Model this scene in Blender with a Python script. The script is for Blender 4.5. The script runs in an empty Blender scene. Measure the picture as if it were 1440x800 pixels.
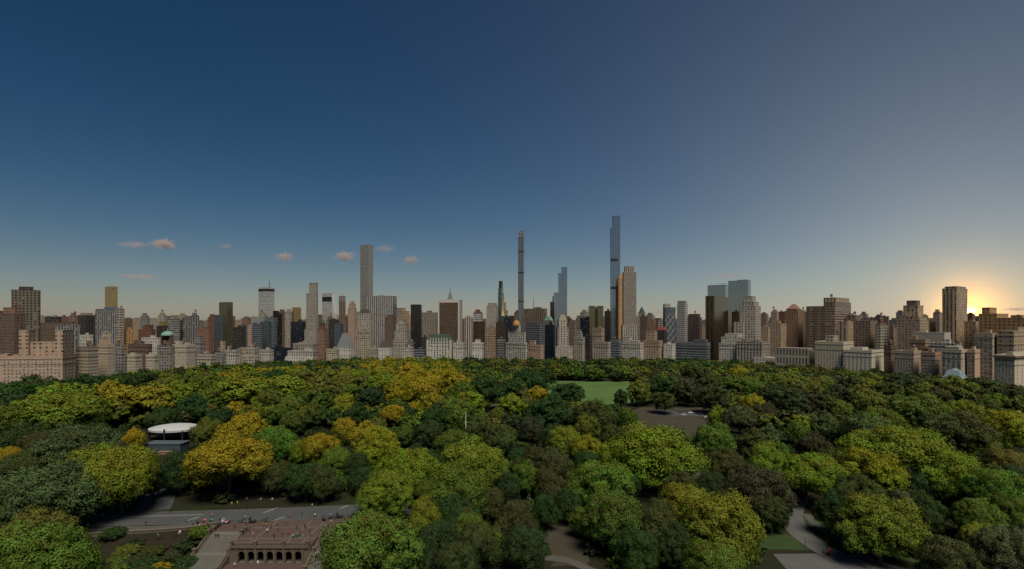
import bpy, bmesh, math, random
import numpy as np
from mathutils import Vector, Matrix
R = math.radians
scene = bpy.context.scene
col = scene.collection
rng = random.Random(7)

# ------------------------------------------------------------------ view geometry
F = 720.0          # focal length in photo pixels (1440 wide)
HY = 452.0         # horizon row of the photo
CAM_H = 80.0

def ground_pt(px, py, z=0.0):
    Y = (CAM_H - z) * F / (py - HY)
    return ((px - 720.0) / F * Y, Y)

def top_z(py, Y):
    return CAM_H + (HY - py) / F * Y

def interp(x, pts):
    if x <= pts[0][0]: return pts[0][1]
    for (a, b), (c, d) in zip(pts, pts[1:]):
        if x <= c: return b + (d - b) * (x - a) / (c - a)
    return pts[-1][1]

FRONT = [(-300, 440), (0, 545), (110, 600), (200, 700), (300, 800), (400, 880), (500, 945), (900, 950), (1000, 915),
         (1100, 815), (1200, 735), (1300, 655), (1440, 545), (1700, 440)]
def front_depth(px): return interp(px, FRONT)

# ------------------------------------------------------------------ tagging
def tag(o, label=None, cat=None, group=None, kind=None):
    if label: o['label'] = label
    if cat: o['category'] = cat
    if group: o['group'] = group
    if kind: o['kind'] = kind
    return o

def empty(name, loc, rz=0.0):
    o = bpy.data.objects.new(name, None)
    col.objects.link(o)
    o.location = loc
    o.rotation_euler = (0, 0, rz)
    o.empty_display_size = 0.5
    return o

def link(name, me, parent=None, loc=(0, 0, 0), rz=0.0):
    o = bpy.data.objects.new(name, me)
    col.objects.link(o)
    o.location = loc
    o.rotation_euler = (0, 0, rz)
    if parent is not None: o.parent = parent
    return o

CHILD = {}
def copy_tree(o, parent=None):
    c = o.copy()
    col.objects.link(c)
    if parent is not None: c.parent = parent
    for ch in o.children:
        copy_tree(ch, c)
    return c

# ------------------------------------------------------------------ mesh builder
class MB:
    def __init__(s):
        s.v = []; s.f = []; s.uv = []; s.m = []; s.smooth = False
    def face(s, pts, uvs=None, m=0):
        i = len(s.v)
        s.v.extend([tuple(p) for p in pts])
        s.f.append(tuple(range(i, i + len(pts))))
        if uvs is None: uvs = [(p[0], p[1]) for p in pts]
        s.uv.append(uvs); s.m.append(m)
    def wallquad(s, a, b, z0, z1, m=0, u0=0.0):
        L = math.hypot(b[0] - a[0], b[1] - a[1])
        s.face([(a[0], a[1], z0), (b[0], b[1], z0), (b[0], b[1], z1), (a[0], a[1], z1)],
               [(u0 - L / 2, z0), (u0 + L / 2, z0), (u0 + L / 2, z1), (u0 - L / 2, z1)], m)
    def prism(s, poly, z0, z1, m=0, mt=None, bottom=False):
        """poly counter-clockwise seen from above"""
        n = len(poly)
        for i in range(n):
            s.wallquad(poly[i], poly[(i + 1) % n], z0, z1, m)
        s.face([(p[0], p[1], z1) for p in poly], None, m if mt is None else mt)
        if bottom: s.face([(p[0], p[1], z0) for p in reversed(poly)], None, m)
    def box(s, x0, x1, y0, y1, z0, z1, m=0, mt=None, bottom=False):
        s.prism([(x0, y0), (x1, y0), (x1, y1), (x0, y1)], z0, z1, m, mt, bottom)
    def cyl(s, cx, cy, r0, r1, z0, z1, n=12, m=0, cap=True):
        a = [(math.cos(2 * math.pi * k / n), math.sin(2 * math.pi * k / n)) for k in range(n)]
        for k in range(n):
            p, q = a[k], a[(k + 1) % n]
            c = 2 * math.pi * r0 / n
            s.face([(cx + p[0] * r0, cy + p[1] * r0, z0), (cx + q[0] * r0, cy + q[1] * r0, z0),
                    (cx + q[0] * r1, cy + q[1] * r1, z1), (cx + p[0] * r1, cy + p[1] * r1, z1)],
                   [(k * c, z0), (k * c + c, z0), (k * c + c, z1), (k * c, z1)], m)
        if cap and r1 > 1e-4: s.face([(cx + p[0] * r1, cy + p[1] * r1, z1) for p in a], None, m)
    def tube(s, p, q, r0, r1=None, n=6, m=0):
        r1 = r0 if r1 is None else r1
        p = Vector(p); q = Vector(q); d = (q - p)
        if d.length < 1e-6: return
        d.normalize()
        u = d.orthogonal().normalized(); w = d.cross(u)
        ring = [(math.cos(2 * math.pi * k / n), math.sin(2 * math.pi * k / n)) for k in range(n)]
        P = [p + u * (c * r0) + w * (t * r0) for c, t in ring]
        Q = [q + u * (c * r1) + w * (t * r1) for c, t in ring]
        for k in range(n):
            j = (k + 1) % n
            s.face([P[k], P[j], Q[j], Q[k]], None, m)
        s.face(list(reversed(P)), None, m); s.face(Q, None, m)
    def build(s, name, mats, parent=None, smooth=False, loc=(0, 0, 0), rz=0.0):
        me = s.mesh(name, mats, smooth)
        return link(name, me, parent, loc, rz)
    def mesh(s, name, mats, smooth=False):
        me = bpy.data.meshes.new(name)
        me.from_pydata(s.v, [], s.f)
        uvl = me.uv_layers.new(name='UVMap')
        flat = [c for u in s.uv for t in u for c in t]
        uvl.data.foreach_set('uv', flat)
        if not isinstance(mats, (list, tuple)): mats = [mats]
        for x in mats: me.materials.append(x)
        me.polygons.foreach_set('material_index', s.m)
        if smooth:
            bm = bmesh.new(); bm.from_mesh(me)
            bmesh.ops.remove_doubles(bm, verts=bm.verts, dist=1e-4)
            for f in bm.faces: f.smooth = True
            bm.to_mesh(me); bm.free()
        me.update()
        return me

# ------------------------------------------------------------------ materials
MATS = {}
def nodes_of(name):
    m = bpy.data.materials.new(name); m.use_nodes = True
    nt = m.node_tree
    return m, nt, nt.nodes['Principled BSDF'], nt.nodes['Material Output']

def N(nt, t, **kw):
    n = nt.nodes.new(t)
    for k, v in kw.items(): setattr(n, k, v)
    return n

def M(nt, op, a, b=None, c=None, clamp=False):
    n = nt.nodes.new('ShaderNodeMath'); n.operation = op; n.use_clamp = clamp
    for i, x in enumerate((a, b, c)):
        if x is None: continue
        if isinstance(x, (int, float)): n.inputs[i].default_value = x
        else: nt.links.new(x, n.inputs[i])
    return n.outputs[0]

def mixc(nt, fac, a, b, blend='MIX'):
    n = nt.nodes.new('ShaderNodeMix'); n.data_type = 'RGBA'; n.blend_type = blend
    for sock, x in ((n.inputs[0], fac), (n.inputs[6], a), (n.inputs[7], b)):
        if isinstance(x, (int, float)): sock.default_value = x
        elif isinstance(x, tuple): sock.default_value = (*x[:3], 1)
        else: nt.links.new(x, sock)
    return n.outputs[2]

def noisy(name, c, var=0.25, scale=0.5, rough=0.85, metallic=0.0, detail=4.0, bump=0.0, spec=0.3):
    """plain surface with soft uneven colour"""
    if name in MATS: return MATS[name]
    m, nt, b, out = nodes_of(name)
    tc = N(nt, 'ShaderNodeTexCoord')
    nz = N(nt, 'ShaderNodeTexNoise'); nz.inputs['Scale'].default_value = scale; nz.inputs['Detail'].default_value = detail
    nt.links.new(tc.outputs['Object'], nz.inputs['Vector'])
    k = M(nt, 'MULTIPLY_ADD', nz.outputs['Fac'], 2 * var, 1 - var)
    cc = mixc(nt, 1.0, c, k, 'MULTIPLY')
    nt.links.new(cc, b.inputs['Base Color'])
    b.inputs['Roughness'].default_value = rough; b.inputs['Metallic'].default_value = metallic
    b.inputs['Specular IOR Level'].default_value = spec
    if bump:
        bp = N(nt, 'ShaderNodeBump'); bp.inputs['Strength'].default_value = bump
        nt.links.new(nz.outputs['Fac'], bp.inputs['Height']); nt.links.new(bp.outputs[0], b.inputs['Normal'])
    MATS[name] = m
    return m

def tinted(name, var=0.15, rough=0.8, metallic=0.0):
    """surface that takes its colour from the object's own colour"""
    if name in MATS: return MATS[name]
    m, nt, b, out = nodes_of(name)
    oi = N(nt, 'ShaderNodeObjectInfo')
    tc = N(nt, 'ShaderNodeTexCoord')
    nz = N(nt, 'ShaderNodeTexNoise'); nz.inputs['Scale'].default_value = 3.0
    nt.links.new(tc.outputs['Object'], nz.inputs['Vector'])
    k = M(nt, 'MULTIPLY_ADD', nz.outputs['Fac'], 2 * var, 1 - var)
    nt.links.new(mixc(nt, 1.0, oi.outputs['Color'], k, 'MULTIPLY'), b.inputs['Base Color'])
    b.inputs['Roughness'].default_value = rough; b.inputs['Metallic'].default_value = metallic
    MATS[name] = m
    return m

def facade(wall, glass=(.045, .048, .052), bw=4.2, fh=4.0, wf=.5, hf=.5, gl_rough=.12, gl_metal=0.0,
           wall_rough=.85, blind=.22, pier=0.0, wall_metal=0.0, belt=0, jitter=0.0, alt=None):
    """wall with a grid of windows laid out in metres along the wall (UV), every window its own tone"""
    wall = tuple(round(c * .74, 4) for c in wall)
    key = ('facade', wall, glass, bw, fh, wf, hf, gl_rough, gl_metal, wall_rough, blind, wall_metal, belt, jitter, alt)
    if key in MATS: return MATS[key]
    m, nt, b, out = nodes_of('facade_%02d' % (len([k for k in MATS if isinstance(k, tuple)]) + 1))
    L = nt.links
    uv = N(nt, 'ShaderNodeUVMap'); uv.uv_map = 'UVMap'
    sp = N(nt, 'ShaderNodeSeparateXYZ'); L.new(uv.outputs[0], sp.inputs[0])
    u = M(nt, 'DIVIDE', sp.outputs[0], bw); v = M(nt, 'DIVIDE', sp.outputs[1], fh)
    fu = M(nt, 'FLOOR', u); fv = M(nt, 'FLOOR', v)
    ru = M(nt, 'ABSOLUTE', M(nt, 'SUBTRACT', M(nt, 'SUBTRACT', u, fu), .5))
    rv = M(nt, 'ABSOLUTE', M(nt, 'SUBTRACT', M(nt, 'SUBTRACT', v, fv), .5))
    inside = M(nt, 'MULTIPLY', M(nt, 'LESS_THAN', ru, wf / 2), M(nt, 'LESS_THAN', rv, hf / 2))
    if belt:   # every n-th storey a plain belt course
        fm = M(nt, 'FRACT', M(nt, 'DIVIDE', M(nt, 'ADD', fv, .5), belt))
        inside = M(nt, 'MULTIPLY', inside, M(nt, 'GREATER_THAN', fm, 1.0 / belt))
    cid = N(nt, 'ShaderNodeCombineXYZ'); L.new(fu, cid.inputs[0]); L.new(fv, cid.inputs[1])
    oi = N(nt, 'ShaderNodeObjectInfo'); L.new(M(nt, 'MULTIPLY', oi.outputs['Random'], 91.0), cid.inputs[2])
    wn = N(nt, 'ShaderNodeTexWhiteNoise'); wn.noise_dimensions = '3D'; L.new(cid.outputs[0], wn.inputs['Vector'])
    rnd = wn.outputs['Value']
    tc = N(nt, 'ShaderNodeTexCoord')
    nz = N(nt, 'ShaderNodeTexNoise'); nz.inputs['Scale'].default_value = .12; nz.inputs['Detail'].default_value = 6
    L.new(tc.outputs['Object'], nz.inputs['Vector'])
    nz2 = N(nt, 'ShaderNodeTexNoise'); nz2.inputs['Scale'].default_value = 1.0; nz2.inputs['Detail'].default_value = 3
    mp = N(nt, 'ShaderNodeMapping'); mp.inputs['Scale'].default_value = (.8, .8, .05)
    L.new(tc.outputs['Object'], mp.inputs['Vector']); L.new(mp.outputs[0], nz2.inputs['Vector'])
    k = M(nt, 'ADD', M(nt, 'MULTIPLY_ADD', nz.outputs['Fac'], .5, .45), M(nt, 'MULTIPLY', nz2.outputs['Fac'], .55))
    w = mixc(nt, 1.0, wall, k, 'MULTIPLY')
    if alt:    # alternate storeys in a second tone (spandrel bands)
        w = mixc(nt, M(nt, 'LESS_THAN', rv, .5 * hf), w, alt)
    bl = M(nt, 'GREATER_THAN', rnd, 1 - blind)
    g = mixc(nt, bl, mixc(nt, 1.0, glass, M(nt, 'MULTIPLY_ADD', rnd, .04 if gl_metal > .65 else (.3 if gl_metal > .3 else .9), .98 if gl_metal > .65 else (.85 if gl_metal > .3 else .5)), 'MULTIPLY'),
             tuple(min(.5, .55 * c + .06) for c in wall))
    L.new(mixc(nt, inside, w, g), b.inputs['Base Color'])
    L.new(M(nt, 'MULTIPLY_ADD', inside, gl_rough - wall_rough, wall_rough), b.inputs['Roughness'])
    L.new(M(nt, 'MULTIPLY_ADD', inside, gl_metal - wall_metal, wall_metal), b.inputs['Metallic'])
    b.inputs['Specular IOR Level'].default_value = .5
    if jitter:
        bp = N(nt, 'ShaderNodeBump'); bp.inputs['Strength'].default_value = jitter; bp.inputs['Distance'].default_value = 1.0
        nz3 = N(nt, 'ShaderNodeTexNoise'); nz3.inputs['Scale'].default_value = .15; nz3.inputs['Detail'].default_value = 2
        L.new(tc.outputs['Object'], nz3.inputs['Vector'])
        L.new(nz3.outputs['Fac'], bp.inputs['Height']); L.new(bp.outputs[0], b.inputs['Normal'])
    MATS[key] = m
    return m

MT = dict(
    roof_dark=noisy('roof_tar', (.07, .065, .06), .35, .2),
    roof_grey=noisy('roof_gravel', (.17, .165, .16), .3, .2),
    roof_light=noisy('roof_pale', (.34, .33, .31), .3, .2),
    tank_wood=noisy('tank_wood', (.14, .09, .06), .3, 1.0),
    metal=noisy('grey_metal', (.25, .26, .27), .15, 1.0, .45, .7),
    dark_metal=noisy('dark_metal', (.03, .03, .033), .2, 1.0, .5, .3),
    stone=noisy('limestone', (.28, .25, .21), .25, .3),
    copper=noisy('green_copper', (.16, .30, .25), .2, .3),
    glass_dark=noisy('window_glass', (.02, .023, .027), .3, .4, .1, 0.0, spec=.5),
    frame_white=noisy('window_frame_paint', (.55, .53, .48), .1, .5),
    white=noisy('white_paint', (.72, .72, .70), .08, .3, .6),
)
# ------------------------------------------------------------------ facade styles
def ST(k):
    d = dict(
        pink=lambda: facade((.48, .345, .265), bw=6, fh=4.4, wf=.34, hf=.45),
        pink_plain=lambda: noisy('salmon_brick', (0.365, 0.262, 0.201), .18, .15),
        cream=lambda: facade((.50, .44, .34), bw=4.6, fh=4.2, wf=.42, hf=.52),
        cream2=lambda: facade((.46, .42, .35), bw=5.4, fh=4.6, wf=.5, hf=.5, belt=5),
        white=lambda: facade((.56, .54, .50), bw=4.4, fh=4.4, wf=.4, hf=.55),
        white2=lambda: facade((.60, .58, .54), bw=5.0, fh=5.0, wf=.36, hf=.5, belt=4),
        whitevert=lambda: facade((.56, .55, .52), bw=5.2, fh=4.2, wf=.42, hf=.78),
        stone=lambda: facade((.40, .37, .32), bw=4.4, fh=4.4, wf=.38, hf=.55),
        stone2=lambda: facade((.44, .40, .35), bw=5.2, fh=4.6, wf=.4, hf=.62),
        stonevert=lambda: facade((.38, .35, .31), bw=5.0, fh=4.4, wf=.42, hf=.82, blind=.12),
        grey=lambda: facade((.27, .265, .26), bw=4.6, fh=4.2, wf=.5, hf=.5),
        greyband=lambda: facade((.30, .30, .30), bw=7, fh=4.6, wf=.94, hf=.45),
        greyvert=lambda: facade((.30, .30, .31), bw=5.5, fh=4.2, wf=.5, hf=.9),
        darkgrid=lambda: facade((.17, .15, .115), (.018, .02, .02), bw=5.2, fh=4.6, wf=.55, hf=.62, blind=.1),
        dark=lambda: facade((.06, .055, .052), (.015, .016, .02), bw=4.5, fh=4.2, wf=.6, hf=.6, blind=.08),
        black=lambda: facade((.022, .021, .022), (.010, .011, .014), bw=4.2, fh=4.2, wf=.7, hf=.8, blind=.03, gl_rough=.1),
        navy=lambda: facade((.02, .025, .035), (.012, .018, .03), bw=4.5, fh=4.2, wf=.86, hf=.8, blind=.03, gl_rough=.08, jitter=.04),
        brown=lambda: facade((.17, .115, .085), bw=4.6, fh=4.4, wf=.42, hf=.5),
        brown2=lambda: facade((.27, .19, .14), bw=5.0, fh=4.6, wf=.45, hf=.5),
        brownband=lambda: facade((.32, .235, .175), bw=9, fh=4.6, wf=.96, hf=.42, blind=.1),
        brownvert=lambda: facade((.30, .215, .155), bw=6.0, fh=4.6, wf=.46, hf=.9, blind=.15),
        red=lambda: facade((.20, .09, .06), bw=4.4, fh=4.4, wf=.38, hf=.5),
        redbrown=lambda: facade((.30, .17, .115), bw=4.6, fh=4.4, wf=.42, hf=.5),
        tan=lambda: facade((.44, .335, .24), bw=4.8, fh=4.4, wf=.42, hf=.5),
        tanvert=lambda: facade((.50, .37, .24), bw=5.6, fh=4.4, wf=.42, hf=.86, blind=.2),  # tan warmed with low sunlight put into the wall colour
        tan_plain=lambda: noisy('tan_brick', (0.304, 0.236, 0.167), .16, .12),
        orange=lambda: facade((.58, .33, .14), bw=5.0, fh=4.6, wf=.4, hf=.5),  # sunset light on the walls is put into this colour
        balcony=lambda: facade((.38, .34, .28), bw=8.0, fh=4.8, wf=.72, hf=.42, blind=.1),
        bronze=lambda: facade((.085, .055, .036), (.035, .024, .016), bw=3.4, fh=4.2, wf=.7, hf=.75, blind=.05, gl_metal=.3),
        blue=lambda: facade((.16, .19, .22), (.07, .10, .14), bw=4.4, fh=4.4, wf=.88, hf=.72, gl_rough=.08, gl_metal=.55, blind=.05, jitter=.05),
        blueband=lambda: facade((.20, .22, .24), (.05, .07, .10), bw=9, fh=4.6, wf=.97, hf=.55, gl_rough=.1, gl_metal=.4, blind=.04),
        teal=lambda: facade((.14, .19, .20), (.05, .09, .10), bw=4.0, fh=4.4, wf=.85, hf=.78, gl_rough=.08, gl_metal=.5, blind=.08, jitter=.05),
        mirror=lambda: facade((.24, .27, .28), (.34, .38, .39), bw=5.0, fh=9.0, wf=.95, hf=.96, gl_rough=.08, gl_metal=.75, blind=.0),
        mirrorblue=lambda: facade((.20, .235, .27), (.21, .26, .32), bw=6.5, fh=10, wf=.95, hf=.97, gl_rough=.10, gl_metal=.7, blind=.0),
        supertall=lambda: facade((.37, .36, .34), (.20, .205, .20), bw=4.6, fh=4.9, wf=.7, hf=.68, gl_rough=.1, gl_metal=.45, blind=.1),
        gold=lambda: facade((.34, .26, .13), (.48, .36, .17), bw=4.0, fh=4.4, wf=.82, hf=.8, gl_rough=.12, gl_metal=.75, blind=.03),  # sunset reflection put into the glass and frame colour
        goldgreen=lambda: facade((.13, .125, .075), (.14, .135, .08), bw=4.6, fh=4.6, wf=.9, hf=.82, gl_rough=.1, gl_metal=.7, blind=.06, jitter=.05),
        goldstripe=lambda: facade((.27, .17, .07), (.02, .017, .014), bw=6.5, fh=4.4, wf=.72, hf=.97, gl_rough=.1, wall_metal=.8, wall_rough=.25, blind=.0),
        stripe=lambda: facade((.48, .46, .44), (.08, .055, .045), bw=4.4, fh=4.4, wf=.55, hf=.97, blind=.0),
        gmstripe=lambda: facade((.38, .37, .36), (.09, .09, .095), bw=4.6, fh=5, wf=.5, hf=.985, blind=.0, gl_rough=.2),
        citi=lambda: facade((.50, .51, .51), (.30, .31, .33), bw=12, fh=5.2, wf=.985, hf=.36, gl_rough=.15, gl_metal=.3, blind=.0),
        slantglass=lambda: facade((.48, .48, .48), (.25, .26, .28), bw=6, fh=4.6, wf=.94, hf=.6, gl_rough=.12, gl_metal=.5, blind=.03),
        lattice=lambda: facade((.33, .29, .25), (.05, .05, .05), bw=4.6, fh=4.6, wf=.6, hf=.6, blind=.1),
    )
    return d[k]()

BLD = []
def rays_box(x0, xc, x1, Y, th, d=None):
    tc = (xc - F) / F; t0 = (x0 - F) / F; t1 = (x1 - F) / F
    cx, cy = tc * Y, Y
    c, s = math.cos(th), math.sin(th)
    w = (cx - t0 * cy) / (c - t0 * s)
    if d is None: d = (cx - t1 * cy) / (s + t1 * c)
    return (cx, cy), w, d

def roof_on(parent, x0, x1, y0, y1, z, mat, wallmat, par=1.1):
    b = MB()
    b.box(x0 + .5, x1 - .5, y0 + .5, y1 - .5, z - .3, z + .02, 0)
    b.build('roof', mat, parent)
    p = MB()
    t = .45; o = .12
    p.box(x0 - o, x1 + o, y0 - o, y0 + t, z - .6, z + par)
    p.box(x0 - o, x1 + o, y1 - t, y1 + o, z - .6, z + par)
    p.box(x0 - o, x0 + t, y0 + t, y1 - t, z - .6, z + par)
    p.box(x1 - t, x1 + o, y0 + t, y1 - t, z - .6, z + par)
    p.build('parapet', wallmat, parent)

def tank_on(parent, x, y, z, s=1.0):
    b = MB()
    for dx in (-1.3, 1.3):
        for dy in (-1.3, 1.3):
            b.tube((x + dx * s, y + dy * s, z), (x + dx * s, y + dy * s, z + 3 * s), .18 * s, n=4, m=1)
    b.cyl(x, y, 2.2 * s, 2.1 * s, z + 3 * s, z + 7 * s, 12, 0)
    b.cyl(x, y, 2.4 * s, .1, z + 7 * s, z + 8.8 * s, 12, 0, cap=False)
    b.build('water_tank', [MT['tank_wood'], MT['dark_metal']], parent)

def bld(name, label, x0, xc, x1, ytop, lay=0, style='grey', rot=None, d=None, tiers=(), roof='roof_dark', cat='building',
        tank=0, pent=0, group=None, clutter=None, Y=None, wallmat=None, seed=None):
    """front corner at column xc; left face runs to column x0, right face to column x1.  tiers: (fx0, fx1, fy0, fy1, ytop[, style])"""
    Yc = (front_depth(xc) + lay) if Y is None else Y
    one = xc >= x1 - .01
    if rot is None:
        rot = -math.atan((xc - F) / F) if one else (-R(14) if xc < 720 else -R(40))
    else: rot = R(rot)
    phi = math.atan((xc - F) / F)
    if xc > 985 and not one: rot = min(rot, -phi - R(17))
    (cx, cy), w, dd = rays_box(x0, xc, x1, Yc, rot, d if d is not None else (None if not one else 26.0))
    if d is None and one: dd = max(16.0, min(45.0, w * .8))
    w = abs(w); dd = max(4.0, min(abs(dd), 90.0))
    root = empty(name, (cx, cy, 0), rot)
    tag(root, label, cat, group)
    wm = wallmat or ST(style)
    z = top_z(ytop, Yc)
    b = MB(); b.box(-w, 0, 0, dd, 0, z)
    b.build('wall', wm, root)
    roof_on(root, -w, 0, 0, dd, z, MT[roof], wm, par=1.1)
    zt = z
    for t in tiers:
        a0, a1, f0, f1, yt = t[:5]
        st = ST(t[5]) if len(t) > 5 and t[5] else wm
        nm = t[6] if len(t) > 6 else 'setback'
        zb = t[7] if len(t) > 7 else 0
        z1 = top_z(yt, Yc + f0 * dd * .7)
        e = .06 if a0 <= 0 or a1 >= 1 or f0 <= 0 else 0
        b = MB(); b.box(-w + a0 * w - (e if a0 <= 0 else 0), -w + a1 * w + (e if a1 >= 1 else 0), f0 * dd - (e if f0 <= 0 else 0), f1 * dd, z - .2 if z1 > z else 0, z1)
        o = b.build(nm, st, root)
        b2 = MB(); b2.box(-w + a0 * w - .25, -w + a1 * w + .25, f0 * dd - .25, f1 * dd + .25, z1, z1 + .8)
        b2.build('cornice', st if nm == 'setback' else MT['stone'], o)
        zt = max(zt, z1)
    if lay <= 60 and Y is None and cat in ('building', 'hotel') and name in ('apartment_block', 'hotel_tower', 'hotel', 'mansard_house', 'office_building'):
        e = .45
        for fz, hh in ((.93, .9), (.78, .5)):
            zz = z * fz
            b = MB(); b.prism([(-w - e, -e), (e, -e), (e, dd), (0.01, dd), (0.01, -.01), (-w - e, -.01)], zz, zz + hh, bottom=True)
            b.build('belt_course', MT['stone'] if style not in ('pink', 'navy', 'dark', 'brown', 'brown2') else wm, root)
    rr = random.Random(label)
    if not pent and not tiers and cat == 'building': pent = 1
    if pent:
        for k in range(pent):
            pw = rr.uniform(.18, .34) * w; pd = rr.uniform(.25, .45) * dd
            px_ = -w + rr.uniform(.06, .9) * (w - pw); py_ = rr.uniform(.1, .9) * (dd - pd)
            if any(-w + t[0] * w < px_ + pw and -w + t[1] * w > px_ for t in tiers): continue
            b = MB(); hh = rr.uniform(3, 6.5)
            b.box(px_, px_ + pw, py_, py_ + pd, z, z + hh, 0, 1)
            b.build('penthouse', [wm, MT['roof_grey']], root)
    for k in range(tank):
        tx = -w * rr.uniform(.15, .85); ty = dd * rr.uniform(.3, .8)
        zz = z
        for t in tiers:
            if -w + t[0] * w < tx < -w + t[1] * w: zz = max(zz, top_z(t[4], Yc + t[2] * dd * .7) + .8)
        tank_on(root, tx, ty, zz, 1.0)
    info = dict(root=root, w=w, d=dd, z=z, zt=zt, Y=Yc, wm=wm, rot=rot)
    BLD.append(info)
    return info

WIN = {}
def window_mesh(ww, wh, kind='plain'):
    key = (round(ww, 2), round(wh, 2), kind)
    if key not in WIN:
        b = MB(); t = .16
        b.face([(-ww / 2, -.03, 0), (ww / 2, -.03, 0), (ww / 2, -.03, wh), (-ww / 2, -.03, wh)], None, 0)
        fr = 1
        b.box(-ww / 2 - t, -ww / 2, -.16, 0, 0, wh, fr); b.box(ww / 2, ww / 2 + t, -.16, 0, 0, wh, fr)
        b.box(-ww / 2 - t, ww / 2 + t, -.16, 0, wh, wh + t, fr, bottom=True)
        b.box(-ww / 2 - t - .1, ww / 2 + t + .1, -.3, 0, -t, 0, fr, bottom=True)
        b.box(-.05, .05, -.1, 0, 0, wh, fr)
        b.box(-ww / 2, ww / 2, -.1, 0, wh * .5 - .05, wh * .5 + .05, fr, bottom=True)
        if kind == 'blind':
            b.face([(-ww / 2, -.045, wh * .45), (ww / 2, -.045, wh * .45), (ww / 2, -.045, wh), (-ww / 2, -.045, wh)], None, 2)
        WIN[key] = b.mesh('window', [MT['glass_dark'], MT['frame_white'], noisy('window_blind', (.34, .31, .26), .1, .5)])
    return WIN[key]

def windows(info, face, cols, fh, ybot, ww, wh, x0=0.0, x1=1.0, zt=None, skip=.0, zmin=None, limit=98, off=0.0):
    """individual windows as parts of a near facade. face 'A' = left front, 'B' = right front; past the limit the rest is one part"""
    root, w, d = info['root'], info['w'], info['d']
    z = (info['z'] if zt is None else zt) - 1.6 - wh - .5
    zb = top_z(ybot, info['Y']) if zmin is None else zmin
    rr = random.Random(str(info['root'].name) + face)
    n = info.get('nwin', 0)
    rest = MB()
    while z > zb:
        for c in range(cols):
            if rr.random() < skip: continue
            f = x0 + (x1 - x0) * (c + .5 + rr.uniform(-.05, .05)) / cols
            kind = 'blind' if rr.random() < .3 else 'plain'
            me = window_mesh(ww, wh, kind)
            loc, rz = ((-w + f * w, -.02 - off, z), 0) if face == 'A' else ((.02 + off, f * d, z), math.pi / 2)
            if n < limit: link('window', me, root, loc, rz)
            else:
                cs, sn = math.cos(rz), math.sin(rz)
                for pl in me.polygons:
                    P = [me.vertices[i].co for i in pl.vertices]
                    rest.face([(q.x * cs - q.y * sn + loc[0], q.x * sn + q.y * cs + loc[1], q.z + loc[2]) for q in P], None, pl.material_index)
            n += 1
        z -= fh
    info['nwin'] = n
    if rest.v:
        o = rest.build('window_rows', [MT['glass_dark'], MT['frame_white'], noisy('window_blind', (.34, .31, .26), .1, .5)], root)
        o['kind'] = 'stuff'

def mast(info, fx, fy, ytop, r=.5, zb=None):
    b = MB()
    x = -info['w'] * (1 - fx); y = info['d'] * fy
    z0 = info['zt'] if zb is None else zb
    z1 = top_z(ytop, info['Y'])
    b.tube((x, y, z0), (x, y, z0 + (z1 - z0) * .6), r * 1.6, r, 6); b.tube((x, y, z0 + (z1 - z0) * .6), (x, y, z1), r, r * .5, 5)
    b.build('mast', MT['metal'], info['root'])

def hip_roof(info, mat, ztop, name='hip_roof', x0=0, x1=1, y0=0, y1=1, zb=None, flat=.0):
    w, d = info['w'], info['d']
    zb = info['zt'] if zb is None else zb
    ax, bx, ay, by = -w + x0 * w, -w + x1 * w, y0 * d, y1 * d
    mx, my = (ax + bx) / 2, (ay + by) / 2
    P = [(ax, ay, zb), (bx, ay, zb), (bx, by, zb), (ax, by, zb)]
    f = flat
    Q = [(mx + (p[0] - mx) * f, my + (p[1] - my) * f, ztop) for p in P]
    b = MB()
    for i in range(4):
        j = (i + 1) % 4
        b.face([P[i], P[j], Q[j], Q[i]], [(0, zb), (10, zb), (10, ztop), (0, ztop)])
    b.face(Q)
    return b.build(name, mat, info['root'])

def dome(info, mat, r, h, fx=.5, fy=.5, zb=None, name='dome'):
    x = -info['w'] * (1 - fx); y = info['d'] * fy
    zb = info['zt'] if zb is None else zb
    b = MB(); n = 14; k = 6
    pr = [(r * math.cos(math.pi / 2 * i / k), zb + h * math.sin(math.pi / 2 * i / k)) for i in range(k + 1)]
    for (ra, za), (rb, zb2) in zip(pr, pr[1:]):
        b.cyl(x, y, ra, max(rb, .02), za, zb2, n, 0, cap=False)
    b.tube((x, y, zb + h), (x, y, zb + h + r * .7), r * .07, r * .03, 5)
    return b.build(name, mat, info['root'], smooth=False)

def bands(info, ys, h=3.0, mat=None, inset=.25):
    w, d = info['w'], info['d']
    for y in ys:
        z = top_z(y, info['Y'])
        b = MB(); b.box(-w - inset, inset, -inset, d + inset, z, z + h, bottom=True)
        b.build('mechanical_band', mat or MT['dark_metal'], info['root'])
# ================================================================= LEFT AVENUE WALL (near)
i = bld('apartment_block', 'long salmon pink brick apartment block with two square roof towers', -60, 88, 107, 500, 0, 'pink', rot=14,
        tiers=[(.40, .46, .02, .35, 497), (.575, .665, .0, .5, 464, 'pink', 'roof_tower'), (.925, 1.0, .02, .8, 464, 'pink', 'roof_tower'), (.665, .925, .12, .7, 481, 'pink')],
        pent=0, wallmat=noisy('salmon_brick', (0.365, 0.262, 0.201), .18, .15), tank=0)
windows(i, 'A', 15, 3.9, 543, 1.9, 1.9, x0=.42, x1=.985, limit=64)
windows(i, 'B', 4, 3.9, 541, 1.5, 1.9, limit=98)
bld('apartment_tower', 'dark olive grid-windowed slab tower with a rooftop crown, farthest left of the tall ones', 16, 55.5, 56.5, 408, 330, 'darkgrid', rot=22,
    tiers=[(.25, .75, .3, .8, 403, 'dark', 'crown')])
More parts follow.
